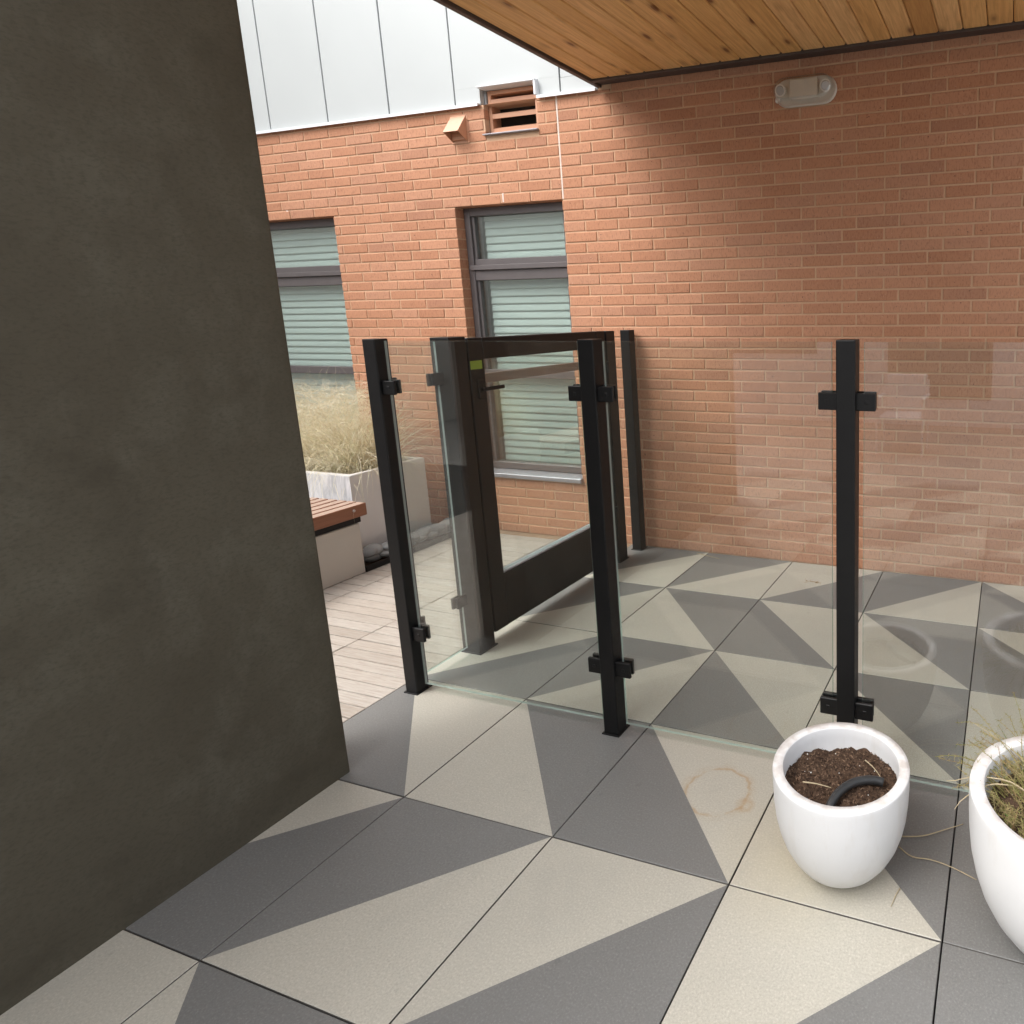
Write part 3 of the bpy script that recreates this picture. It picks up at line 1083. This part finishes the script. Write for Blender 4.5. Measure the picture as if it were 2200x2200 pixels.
sb = thing('sky_blocker', 'tall pale block added beyond the deck, outside the view, to limit sky light', 'building', (-6.8, 0, 0))
put(link('added_wall', box_mesh('added_wall', -7.4, -6.8, -7.0, WALL_Y + 0.4, -0.05, 6.4, 'concrete')), sb, Vector(sb.location))  # added out of view to keep sky light off the cladding and deck

# outdoor armchair behind the viewer: it shows as a pale reflection in the right-hand pane
ch = thing('outdoor_armchair', 'pale outdoor armchair seen as a faint reflection in the right-hand glass pane', 'chair', (0.72, -5.3, -0.06))
for sx in (-1, 1):
    for y0, zt in ((-0.24, 0.86), (0.24, 0.66)):
        bm = bmesh.new()
        tube(bm, [(sx * 0.27, y0 - (0.05 if y0 < 0 else 0), 0), (sx * 0.27, y0, 0.42), (sx * 0.27, y0 - (0.07 if y0 < 0 else 0), zt)], 0.014, 8)
        link('leg', mesh_from('leg', bm, 'white_metal'), ch)
    link('armrest', box_mesh('armrest', sx * 0.27 - 0.03, sx * 0.27 + 0.03, -0.27, 0.27, 0.662, 0.69, 'white_metal', 0.006), ch)
link('seat', box_mesh('seat', -0.25, 0.25, -0.24, 0.25, 0.40, 0.47, 'white_metal', 0.02), ch)
bm = bmesh.new()
add_box(bm, -0.25, 0.25, -0.30, -0.245, 0.475, 0.92, 0.015)
for v in bm.verts:
    v.co.y -= (v.co.z - 0.47) * 0.18
link('backrest', mesh_from('backrest', bm, 'white_metal'), ch)

# ================================================================== GLASS GUARD FENCE
fence = thing('glass_fence', 'frameless glass guard fence on square black posts across the patio', 'fence', (0.5, 0.53, 0))
forg = Vector(fence.location)
PW = 0.0635
H = 1.548
FY = 0.5315


def post(cx, cy, w=PW, d=PW, h=H, plate=True):
    bm = bmesh.new()
    add_box(bm, cx - w / 2, cx + w / 2, cy - d / 2, cy + d / 2, 0.0035, h, 0.004, 0, 2)
    p = put(link('post', mesh_from('post', bm, 'black')), fence, forg)
    bm = bmesh.new()
    if plate:
        add_box(bm, cx - w / 2 - 0.008, cx + w / 2 + 0.006, cy - d / 2 - 0.006, cy + d / 2 + 0.012, -0.001, 0.005, 0.001)
        s = link('base_plate', mesh_from('base_plate', bm, 'black'))
        s.parent = p
    return p


def clip(p, cx, cy, zc, axis, sgn, ln=0.064, hh=0.056):
    """glass clamp: a stub from the post and two jaws around the pane"""
    bm = bmesh.new()
    dd = 0.020

    def bx(u0, u1, v0, v1, z0, z1, bev=0.003):
        if sgn < 0:
            u0, u1 = -u1, -u0
        if axis == 'x':
            add_box(bm, cx + u0, cx + u1, cy + v0, cy + v1, z0, z1, bev)
        else:
            add_box(bm, cx + v0, cx + v1, cy + u0, cy + u1, z0, z1, bev)
    z0, z1 = zc - hh / 2, zc + hh / 2
    bx(0.0, ln, -dd, -0.0065, z0, z1, 0.0025)
    bx(0.0, ln - 0.003, 0.0065, dd, z0 + 0.003, z1 + 0.003, 0.0025)
    bx(0.002, 0.016, -0.0064, 0.0064, z0 + 0.006, z1 - 0.006, 0)
    bx(ln * 0.55 - 0.006, ln * 0.55 + 0.006, -dd - 0.0015, -dd + 0.001, zc - 0.006, zc + 0.006, 0.001)
    c = link('clip', mesh_from('clip', bm, 'black'))
    c.parent = p
    return c


def pane(x0, x1, y0, y1, z0, z1, owner, org, name='pane'):
    bm = bmesh.new()
    vs = add_box(bm, x0, x1, y0, y1, z0, z1)
    thin_x = abs(x1 - x0) < abs(y1 - y0)
    bm.normal_update()
    for f in bm.faces:
        n = f.normal
        big = abs(n.x) > 0.5 if thin_x else abs(n.y) > 0.5
        f.material_index = 0 if big else 1
    return put(link(name, mesh_from(name, bm, ['glass', 'glass_edge'])), owner, org)


PXS = [-0.516, 0.4965, 1.4445, 2.400]
posts = [post(px, FY) for px in PXS]
for k, px in enumerate(PXS):
    for zc, hh in ((1.352, 0.056), (0.279, 0.062)):
        if k > 0:
            clip(posts[k], px - PW / 2 + 0.002, FY, zc, 'x', -1, hh=hh)
        if k < 3:
            clip(posts[k], px + PW / 2 - 0.002, FY, zc, 'x', 1, hh=hh)
for a, b in zip(PXS, PXS[1:]):
    pane(a + PW / 2 + 0.022, b - PW / 2 - 0.020, FY - 0.0055, FY + 0.0055, 0.042, 1.540, fence, forg)
# return to the gate: short pane and gate posts
gp = post(-0.531, 0.909, 0.106, 0.100, 1.540)
lp = post(-0.527, 2.150, 0.072, 0.094, 1.530)
ep = post(-0.510, 2.376, 0.070, 0.066, 1.530)
for zc in (1.352, 0.279):
    clip(gp, -0.545, 0.861, zc, 'y', -1, 0.062)
    clip(posts[0], -0.545, FY + PW / 2 - 0.002, zc, 'y', 1, 0.062)
pane(-0.5505, -0.5395, FY + PW / 2 + 0.02, 0.846, 0.035, 1.522, fence, forg)

# ================================================================== GATE
gate = thing('swing_gate', 'black framed gate with glass infill and solid kick rail, closed', 'gate', (-0.53, 1.53, 0))
gorg = Vector(gate.location)
gx0, gx1 = -0.552, -0.492
gy0, gy1 = 0.984, 2.090
bm = bmesh.new()
add_box(bm, gx0, gx1, gy0, gy0 + 0.092, 0.053, 1.532, 0.003)
put(link('stile', mesh_from('stile', bm, 'black')), gate, gorg)
bm = bmesh.new()
add_box(bm, gx0, gx1, gy1 - 0.092, gy1, 0.053, 1.532, 0.003)
put(link('stile', mesh_from('stile', bm, 'black')), gate, gorg)
bm = bmesh.new()
add_box(bm, gx0 + 0.001, gx1 - 0.001, gy0 + 0.0925, gy1 - 0.0925, 1.428, 1.5315, 0.003)
put(link('top_rail', mesh_from('top_rail', bm, 'black')), gate, gorg)
bm = bmesh.new()
add_box(bm, gx0 + 0.001, gx1 - 0.001, gy0 + 0.0925, gy1 - 0.0925, 0.0535, 0.332, 0.003)
put(link('kick_rail', mesh_from('kick_rail', bm, 'black')), gate, gorg)
bm = bmesh.new()
add_box(bm, gx0 + 0.006, gx1 - 0.006, gy0 + 0.093, gy1 - 0.093, 0.3322, 0.341, 0.002)
put(link('glazing_bead', mesh_from('glazing_bead', bm, 'sill')), gate, gorg)
pane(gx0 + 0.026, gx0 + 0.034, gy0 + 0.093, gy1 - 0.093, 0.342, 1.4275, gate, gorg)
bm = bmesh.new()
add_box(bm, gx0 - 0.045, gx0 - 0.012, gy0 + 0.06, gy1 - 0.06, 1.302, 1.350, 0.004)  # brown horizontal bar across the far side of the gate
add_box(bm, gx0 - 0.0125, gx0 - 0.0005, gy0 + 0.062, gy0 + 0.088, 1.308, 1.344)
add_box(bm, gx0 - 0.0125, gx0 - 0.0005, gy1 - 0.088, gy1 - 0.062, 1.308, 1.344)
put(link('crossbar', mesh_from('crossbar', bm, 'bar')), gate, gorg)
bm = bmesh.new()
add_box(bm, gx1 + 0.0005, gx1 + 0.010, gy0 + 0.034, gy0 + 0.074, 1.240, 1.335, 0.003)
add_box(bm, gx1 + 0.0105, gx1 + 0.030, gy0 + 0.046, gy0 + 0.062, 1.277, 1.297, 0.003)
add_box(bm, gx1 + 0.0305, gx1 + 0.042, gy0 + 0.046, gy0 + 0.170, 1.279, 1.297, 0.003)
put(link('lever_handle', mesh_from('lever_handle', bm, 'black')), gate, gorg)
bm = bmesh.new()
add_box(bm, gx1 + 0.0003, gx1 + 0.0012, gy0 + 0.004, gy0 + 0.076, 1.384, 1.424)
put(link('sticker', mesh_from('sticker', bm, 'sticker')), gate, gorg)
for zc in (0.35, 1.30):
    bm = bmesh.new()
    tube(bm, [(gx1 + 0.004, gy1 + 0.006, zc - 0.04), (gx1 + 0.004, gy1 + 0.006, zc + 0.04)], 0.010, 12)
    put(link('hinge', mesh_from('hinge', bm, 'black')), gate, gorg)

# ================================================================== PLANTER, BENCH, STONES
plx0, plx1, ply0, ply1, plz = -3.75, -2.20, 1.625, 2.215, 0.600
bm = bmesh.new()
th = 0.045
o_ = [(plx0, ply0), (plx1, ply0), (plx1, ply1), (plx0, ply1)]
i_ = [(plx0 + th, ply0 + th), (plx1 - th, ply0 + th), (plx1 - th, ply1 - th), (plx0 + th, ply1 - th)]
vb = [bm.verts.new((*p, 0.0)) for p in o_]
vt = [bm.verts.new((*p, plz)) for p in o_]
vi = [bm.verts.new((*p, plz)) for p in i_]
vd = [bm.verts.new((*p, 0.42)) for p in i_]
for k in range(4):
    k2 = (k + 1) % 4
    f = bm.faces.new((vb[k], vb[k2], vt[k2], vt[k]))
    f.material_index = 1 if k == 0 else 0
    bm.faces.new((vt[k], vt[k2], vi[k2], vi[k]))
    f = bm.faces.new((vi[k], vi[k2], vd[k2], vd[k]))
    f.material_index = 1
es = [e for e in bm.edges if all(abs(v.co.z - plz) < 1e-6 for v in e.verts)]
bmesh.ops.bevel(bm, geom=es, offset=0.004, segments=2, affect='EDGES')
pl = thing('planter_box', 'tall off-white rectangular planter box behind the bench, against the brick wall', 'planter', ((plx0 + plx1) / 2, (ply0 + ply1) / 2, 0))
porg = Vector(pl.location)
put(link('planter_shell', mesh_from('planter_shell', bm, ['planter', 'planter_streak'])), pl, porg)
bm = bmesh.new()
nx, ny = 50, 18
grid = [[bm.verts.new((plx0 + th + (plx1 - plx0 - 2 * th) * i / nx, ply0 + th + (ply1 - ply0 - 2 * th) * j / ny,
                      0.515 + 0.03 * mnoise.noise(Vector((i * 0.4, j * 0.4, 3))) + random.uniform(-.006, .006))) for j in range(ny + 1)] for i in range(nx + 1)]
for i in range(nx):
    for j in range(ny):
        bm.faces.new((grid[i][j], grid[i + 1][j], grid[i + 1][j + 1], grid[i][j + 1]))
put(link('soil', mesh_from('soil', bm, 'soil')), pl, porg)


def blade(bm, base, direction, length, width, droop, seg=6, curl=0.0, taper=True):
    d = Vector(direction).normalized()
    p = Vector(base)
    side = d.cross(Vector((0, 0, 1)))
    if side.length < 1e-3:
        side = Vector((1, 0, 0))
    side = (Matrix.Rotation(random.uniform(0, 6.28), 3, d) @ side.normalized())
    prev = None
    for k in range(seg + 1):
        t_ = k / seg
        w_ = width * (1 - t_ ** 1.6 * 0.9) if taper else width
        a, b = bm.verts.new(p - side * w_ / 2), bm.verts.new(p + side * w_ / 2)
        if prev:
            bm.faces.new((prev[0], prev[1], b, a))
        prev = (a, b)
        d = (d + Vector((random.uniform(-curl, curl), random.uniform(-curl, curl), -droop * (0.4 + t_)))).normalized()
        p = p + d * (length / seg)


bm = bmesh.new()
for _ in range(3600):
    cx = random.choice([-3.35, -3.0, -2.72, -2.50, -2.42])
    bx, by = cx + random.gauss(0, 0.06), 1.92 + random.gauss(0, 0.07)
    ang = random.uniform(0, 2 * math.pi)
    lean = abs(random.gauss(0, 0.5))
    d = Vector((math.cos(ang) * lean, math.sin(ang) * lean, 1))
    L = random.uniform(0.35, 0.85)
    bx = max(plx0 + 0.06, min(plx1 - 0.06, bx))
    by = max(ply0 + 0.06, min(ply1 - 0.06, by))
    blade(bm, (bx, by, 0.50), d, L, random.uniform(0.0022, 0.0042), random.uniform(0.06, 0.42), 9, 0.24)
for _ in range(900):      # feathery, tangled seed heads
    cx = random.choice([-3.3, -3.0, -2.75, -2.55, -2.45])
    p0 = Vector((cx + random.gauss(0, 0.16), 1.90 + random.gauss(0, 0.13), random.uniform(0.72, 1.15)))
    p0.x = min(p0.x, -2.24)
    for _k in range(7):
        blade(bm, p0 + Vector((random.gauss(0, .03), random.gauss(0, .03), random.gauss(0, .03))), Vector((random.gauss(0.3, .8), random.gauss(0, .8), random.gauss(0.0, .6))), random.uniform(.06, .18), 0.0016, 0.16, 6, 0.45)
o = link('ornamental_grass', mesh_from('ornamental_grass', bm, 'grass'))
o['label'] = 'tall dried straw-coloured ornamental grass growing from the white planter box'
o['category'] = 'grass'

# ---- bench
bn = thing('slatted_bench', 'brown slatted timber bench on a cream concrete base, beside the planter', 'bench', (-2.23, 0.8, 0))
borg = Vector(bn.location)
bm = bmesh.new()
add_box(bm, -2.47, -2.000, -0.3, 1.500, 0.0015, 0.335, 0.004)
put(link('base', mesh_from('base', bm, 'concrete')), bn, borg)
bm = bmesh.new()
add_box(bm, -2.45, -2.012, -0.29, 1.522, 0.336, 0.378, 0.002)
put(link('support_plate', mesh_from('support_plate', bm, 'black')), bn, borg)
for k in range(6):
    x1 = -1.983 - k * 0.0815
    bm = bmesh.new()
    add_box(bm, x1 - 0.066, x1, -0.35, 1.548, 0.379, 0.459, 0.003)
    bm.normal_update()
    for f in bm.faces:
        if f.normal.z > 0.9:
            f.material_index = 1  # paler timber colour on the upward faces
    sl = put(link('seat_slat', mesh_from('seat_slat', bm, ['ipe', 'ipe_top'])), bn, borg)
    if k == 0:
        bm = bmesh.new()
        tube(bm, [(x1 - 0.001, 1.462, 0.428), (x1 + 0.004, 1.462, 0.428)], [0.010, 0.008], 14)
        b_ = link('bolt', mesh_from('bolt', bm, 'steel'))
        b_.parent = sl

# ---- stone bed with steel edging
bm = bmesh.new()
add_box(bm, -2.004, -1.996, 1.503, WALL_Y - 0.004, 0.0012, 0.040, 0.001)
add_box(bm, -2.196, -2.0045, 1.503, 1.511, 0.0012, 0.040, 0.001)
o = link('edging_strip', mesh_from('edging_strip', bm, 'black'))
o['label'] = 'low black steel edging strip around the bed of river stones'
o['category'] = 'edging'
o = link('stone_bed_gravel', box_mesh('stone_bed_gravel', -2.195, -2.0045, 1.5115, WALL_Y - 0.005, 0.001, 0.012, 'soil'))
o['kind'] = 'structure'


def stone_mesh(seed, a, b, c):
    rr = random.Random(seed)
    bm = bmesh.new()
    bmesh.ops.create_icosphere(bm, subdivisions=3, radius=1)
    off = Vector((rr.uniform(0, 50), rr.uniform(0, 50), 0))
    for v in bm.verts:
        n = mnoise.noise(v.co * 0.9 + off)
        s = 1 + 0.16 * n
        v.co = Vector((v.co.x * a * s, v.co.y * b * s, v.co.z * c * s))
    return mesh_from('river_stone', bm, 'stone', True)


SM = [stone_mesh(k, *d) for k, d in enumerate(((0.072, 0.052, 0.032), (0.060, 0.052, 0.030), (0.078, 0.046, 0.034), (0.052, 0.042, 0.027), (0.066, 0.056, 0.036)))]
placed = []
tries = 0
while len(placed) < 44 and tries < 6000:
    tries += 1
    layer = 0 if len(placed) < 30 else 1
    x, y = random.uniform(-2.125, -2.075), random.uniform(1.59, 2.36)
    if layer == 0 and any(abs(x - q[0]) < 0.060 and abs(y - q[1]) < 0.056 for q in placed if q[2] == 0):
        if tries < 4000:
            continue
        layer = 1
    if layer == 1 and any(math.hypot(x - q[0], y - q[1]) < 0.066 for q in placed if q[2] == 1):
        continue
    placed.append((x, y, layer))
    s = link('river_stone', random.choice(SM), None, (x, y, 0.042 + layer * 0.040 + random.uniform(0, .006)))
    s.rotation_euler = (random.uniform(-.25, .25), random.uniform(-.25, .25), random.uniform(0, 6.28))
    s['label'] = 'smooth grey river stone in the edged bed at the foot of the planter'
    s['category'] = 'stone'
    s['group'] = 'river stones in the bed by the planter'

# ================================================================== POTS
PROF = [(0.0, 0.0), (0.40, 0.0), (0.46, 0.010), (0.54, 0.045), (0.655, 0.115), (0.765, 0.21), (0.855, 0.32), (0.92, 0.44), (0.962, 0.56), (0.987, 0.70), (0.998, 0.84), (1.0, 0.95), (1.0, 0.985), (0.994, 1.0),
        (0.852, 1.0), (0.846, 0.99), (0.845, 0.90), (0.84, 0.78), (0.80, 0.66)]


def make_pot(name, label, cx, cy, r, h):
    pt = thing(name, label, 'pot', (cx, cy, 0), 'white round plant pots')
    bm = bmesh.new()
    prof = [(a * r, 0.0008 + b * h) for a, b in PROF]
    mi = [0] * (len(prof) - 1)
    mi[13] = 1
    lathe(bm, prof, 96, mi)
    s = link('pot_shell', mesh_from('pot_shell', bm, ['pot', 'pot_rim'], True), pt)
    return pt


def make_soil(pt, r, zc, seed, n=44):
    rr = random.Random(seed)
    bm = bmesh.new()
    rings = []
    hh = lambda x, y: zc + 0.022 * mnoise.noise(Vector((x * 9, y * 9, seed))) + 0.012 * mnoise.noise(Vector((x * 34, y * 34, seed + 5))) + 0.006 * mnoise.noise(Vector((x * 110, y * 110, seed + 9)))
    for i in range(n + 1):
        q = r * i / n
        if i == 0:
            rings.append([bm.verts.new((0, 0, hh(0, 0)))])
        else:
            m = 120
            rings.append([bm.verts.new((q * math.cos(2 * math.pi * k / m), q * math.sin(2 * math.pi * k / m), hh(q * math.cos(2 * math.pi * k / m), q * math.sin(2 * math.pi * k / m)))) for k in range(m)])
    for a, b in zip(rings, rings[1:]):
        m = len(b)
        for k in range(m):
            if len(a) == 1:
                bm.faces.new((a[0], b[k], b[(k + 1) % m]))
            else:
                bm.faces.new((a[k], b[k], b[(k + 1) % m], a[(k + 1) % m]))
    link('soil', mesh_from('soil', bm, 'soil', True), pt)
    # bark fibre and crumbs: countless, one part
    bm = bmesh.new()
    for _ in range(2600):
        q, a = r * math.sqrt(rr.random()) * 0.985, rr.uniform(0, 6.283)
        x, y = q * math.cos(a), q * math.sin(a)
        z_ = hh(x, y)
        ln, wd, hg = rr.uniform(.003, .014), rr.uniform(.0015, .0042), rr.uniform(.001, .0035)
        if rr.random() < 0.06:
            ln *= 2.2
            wd = 0.0016
        M = Matrix.Translation((x, y, z_ + rr.uniform(0, 0.004))) @ Matrix.Rotation(rr.uniform(0, 6.28), 4, 'Z') @ Matrix.Rotation(rr.gauss(0, .5), 4, 'Y') @ Matrix.Rotation(rr.uniform(0, 3), 4, 'X')
        vs = [bm.verts.new(M @ Vector(v)) for v in ((-ln / 2, 0, 0), (ln / 2, 0, 0), (0, wd / 2, hg / 2), (0, -wd / 2, hg / 2), (0, 0, -hg))]
        for f in ((0, 2, 3), (1, 3, 2), (0, 3, 4), (1, 4, 3), (0, 4, 2), (1, 2, 4)):
            bm.faces.new([vs[k] for k in f])
    link('bark_crumbs', mesh_from('bark_crumbs', bm, 'chip'), pt, kind='stuff')
    bm = bmesh.new()
    for _ in range(16):
        q, a = r * math.sqrt(rr.random()) * 0.95, rr.uniform(0, 6.283)
        x, y = q * math.cos(a), q * math.sin(a)
        bmesh.ops.create_icosphere(bm, subdivisions=1, radius=rr.uniform(.0012, .003), matrix=Matrix.Translation((x, y, hh(x, y) + 0.004)))
    link('perlite', mesh_from('perlite', bm, 'perlite'), pt, kind='stuff')
    return hh


p1 = make_pot('plant_pot', 'smaller white round pot holding only bare soil and a hose piece', 1.5118, 0.1702, 0.2000, 0.330)
hh1 = make_soil(p1, 0.168, 0.268, 3)
p2 = make_pot('plant_pot', 'larger white round pot with a straggly plant, cut by the right edge', 2.1282, 0.1133, 0.2495, 0.412)
hh2 = make_soil(p2, 0.206, 0.330, 11)

# bit of black irrigation hose lying in the small pot
bm = bmesh.new()
hp = [(1.500, 0.030, 0.252), (1.506, 0.052, 0.277), (1.518, 0.092, 0.292), (1.543, 0.136, 0.296), (1.578, 0.168, 0.294), (1.616, 0.186, 0.288), (1.634, 0.188, 0.283)]
fine = []
for a, b in zip(hp, hp[1:]):
    for k in range(4):
        fine.append(Vector(a).lerp(Vector(b), k / 4))
fine.append(Vector(hp[-1]))
for _ in range(3):
    fine = [fine[0]] + [(fine[i - 1] + fine[i] * 2 + fine[i + 1]) / 4 for i in range(1, len(fine) - 1)] + [fine[-1]]
tube(bm, fine, 0.0125, 14)
o = link('hose_piece', mesh_from('hose_piece', bm, 'hose', True))
o['label'] = 'short curved piece of black hose lying on the soil of the smaller pot'
o['category'] = 'hose'


# straggly plant in the big pot: wiry stems with tiny needle leaves
def wiry(bm, base, d, length, droop, leaves=True, thick=0.0016, seg=9):
    p = Vector(base)
    d = Vector(d).normalized()
    pts = [p.copy()]
    for k in range(seg):
        d = (d + Vector((random.gauss(0, .13), random.gauss(0, .13), -droop))).normalized()
        p = p + d * length / seg
        pts.append(p.copy())
    tube(bm, pts, [thick * (1 - 0.6 * i / seg) for i in range(seg + 1)], 5)
    if leaves:
        for a, b in zip(pts[1:], pts[2:]):
            for _ in range(8):
                q = a.lerp(b, random.random())
                blade(bm, q, Vector((random.gauss(0, 1), random.gauss(0, 1), random.gauss(0.2, .7))), random.uniform(.006, .017), random.uniform(.0010, .0020), 0.05, 2, 0.1)


bm = bmesh.new()
C2 = Vector((2.1282, 0.1133, 0.33))
for _ in range(260):
    a = random.uniform(0, 6.283)
    q = 0.185 * math.sqrt(random.random())
    base = C2 + Vector((q * math.cos(a), q * math.sin(a), 0.0))
    out = Vector((math.cos(a), math.sin(a), 0))
    back = math.sin(a) > -0.2
    wiry(bm, base, out * random.uniform(0.1, 0.9 if back else 0.15) + Vector((0, 0, random.uniform(0.5, 1.2))), random.uniform(0.05, 0.17 if back else 0.09), random.uniform(0.03, 0.14), seg=6)
for _ in range(34):       # fuzzy fringe over the back rim
    a = random.uniform(0.9, 2.9)
    base = C2 + Vector((0.15 * math.cos(a), 0.15 * math.sin(a), 0.03))
    wiry(bm, base, Vector((math.cos(a), math.sin(a), random.uniform(0.5, 1.0))), random.uniform(0.12, 0.24), random.uniform(0.06, 0.16), seg=9)
for tip, dr in (((-0.55, 0.62, 0.6), 0.08), ((-0.45, 0.75, 0.62), 0.10), ((-0.25, 0.85, 0.6), 0.11), ((-0.1, 0.9, 0.6), 0.12), ((0.1, 0.9, 0.55), 0.12), ((-0.8, 0.25, 0.5), 0.07), ((-.35, .7, .8), .08)):
    for _ in range(4):
        t_ = Vector(tip) + Vector((random.gauss(0, .1), random.gauss(0, .1), random.gauss(0, .1)))
        wiry(bm, C2 + Vector((t_.x * 0.12, t_.y * 0.12, 0.02)), t_, random.uniform(0.20, 0.33), dr, True, 0.0014, 12)
o = link('straggly_plant', mesh_from('straggly_plant', bm, 'wiry'))
o['label'] = 'straggly yellow-green plant with thin dry stems growing in the larger pot'
o['category'] = 'plant'
bm = bmesh.new()
for a, d, ln, dr in (((-0.02, 0.02), (-0.35, 0.55, 0.9), 0.34, 0.06), ((-0.04, -0.01), (-0.7, 0.3, 0.55), 0.30, 0.10), ((0.02, 0.03), (0.05, 0.5, 0.9), 0.30, 0.06), ((-0.06, .05), (-0.8, .05, .45), .27, .12)):
    wiry(bm, C2 + Vector((a[0], a[1], 0.01)), d, ln, dr, False, 0.0024, 12)
o = link('bare_stalks', mesh_from('bare_stalks', bm, 'straw'))
o['label'] = 'long bare straw-coloured stems standing among the plant of the larger pot'
o['category'] = 'stalks'


# ---- litter on the floor
def strand(name, pts, r, label, cat, mat='straw', z=0.0035):
    bm = bmesh.new()
    P = [Vector((p[0], p[1], p[2] if len(p) > 2 else z)) for p in pts]
    f = []
    for a, b in zip(P, P[1:]):
        for k in range(4):
            f.append(a.lerp(b, k / 4))
    f.append(P[-1])
    for _ in range(3):
        f = [f[0]] + [(f[i - 1] + f[i] * 2 + f[i + 1]) / 4 for i in range(1, len(f) - 1)] + [f[-1]]
    tube(bm, f, [r * (1 - 0.5 * i / len(f)) for i in range(len(f))], 6)
    o = link(name, mesh_from(name, bm, mat, True))
    o['label'] = label
    o['category'] = cat


strand('dry_stalk', [(1.669, 0.3166), (1.7357, 0.3275, 0.01), (1.798, 0.373, 0.012), (1.853, 0.4248)], 0.0022, 'curved dry stalk on the floor between the pots, the farther one', 'stalk')
strand('dry_stalk', [(1.670, 0.2745), (1.714, 0.2433), (1.767, 0.247, 0.012), (1.837, 0.2374, 0.01), (1.905, 0.2195)], 0.0022, 'long dry stalk on the floor running to the foot of the larger pot', 'stalk')
strand('dry_stalk', [(1.697, 0.1267), (1.689, 0.10), (1.6825, 0.060)], 0.0016, 'short faint dry stalk on the floor in front of the smaller pot', 'stalk')
strand('dry_stalk', [(-0.07, 2.40), (0.02, 2.36, 0.008), (0.12, 2.345)], 0.0026, 'pale bent straw on the floor at the foot of the brick wall', 'stalk')
strand('soil_straw', [(1.4125, 0.1128, 0.292), (1.45, 0.112, 0.297), (1.4966, 0.1164, 0.290)], 0.0022, 'pale straw lying on bare soil, left of the hose piece', 'straw')
strand('soil_straw', [(1.565, 0.262, 0.288), (1.59, 0.235, 0.296), (1.615, 0.21, 0.294), (1.63, 0.19, 0.29)], 0.0018, 'thin straw lying on bare soil, behind the hose piece', 'straw')
bm = bmesh.new()
for _ in range(14):
    blade(bm, (0.835 + random.gauss(0, .035), 2.14 + random.gauss(0, .012), 0.004 + random.uniform(0, .008)), (random.gauss(0, 1), random.gauss(0, .6), .15), random.uniform(.02, .05), .004, .05, 3, .3)
o = link('leaf_litter', mesh_from('leaf_litter', bm, 'leaf_dry'))
o['label'] = 'small tuft of dry leaf litter on the floor behind the right-hand post'
o['category'] = 'litter'
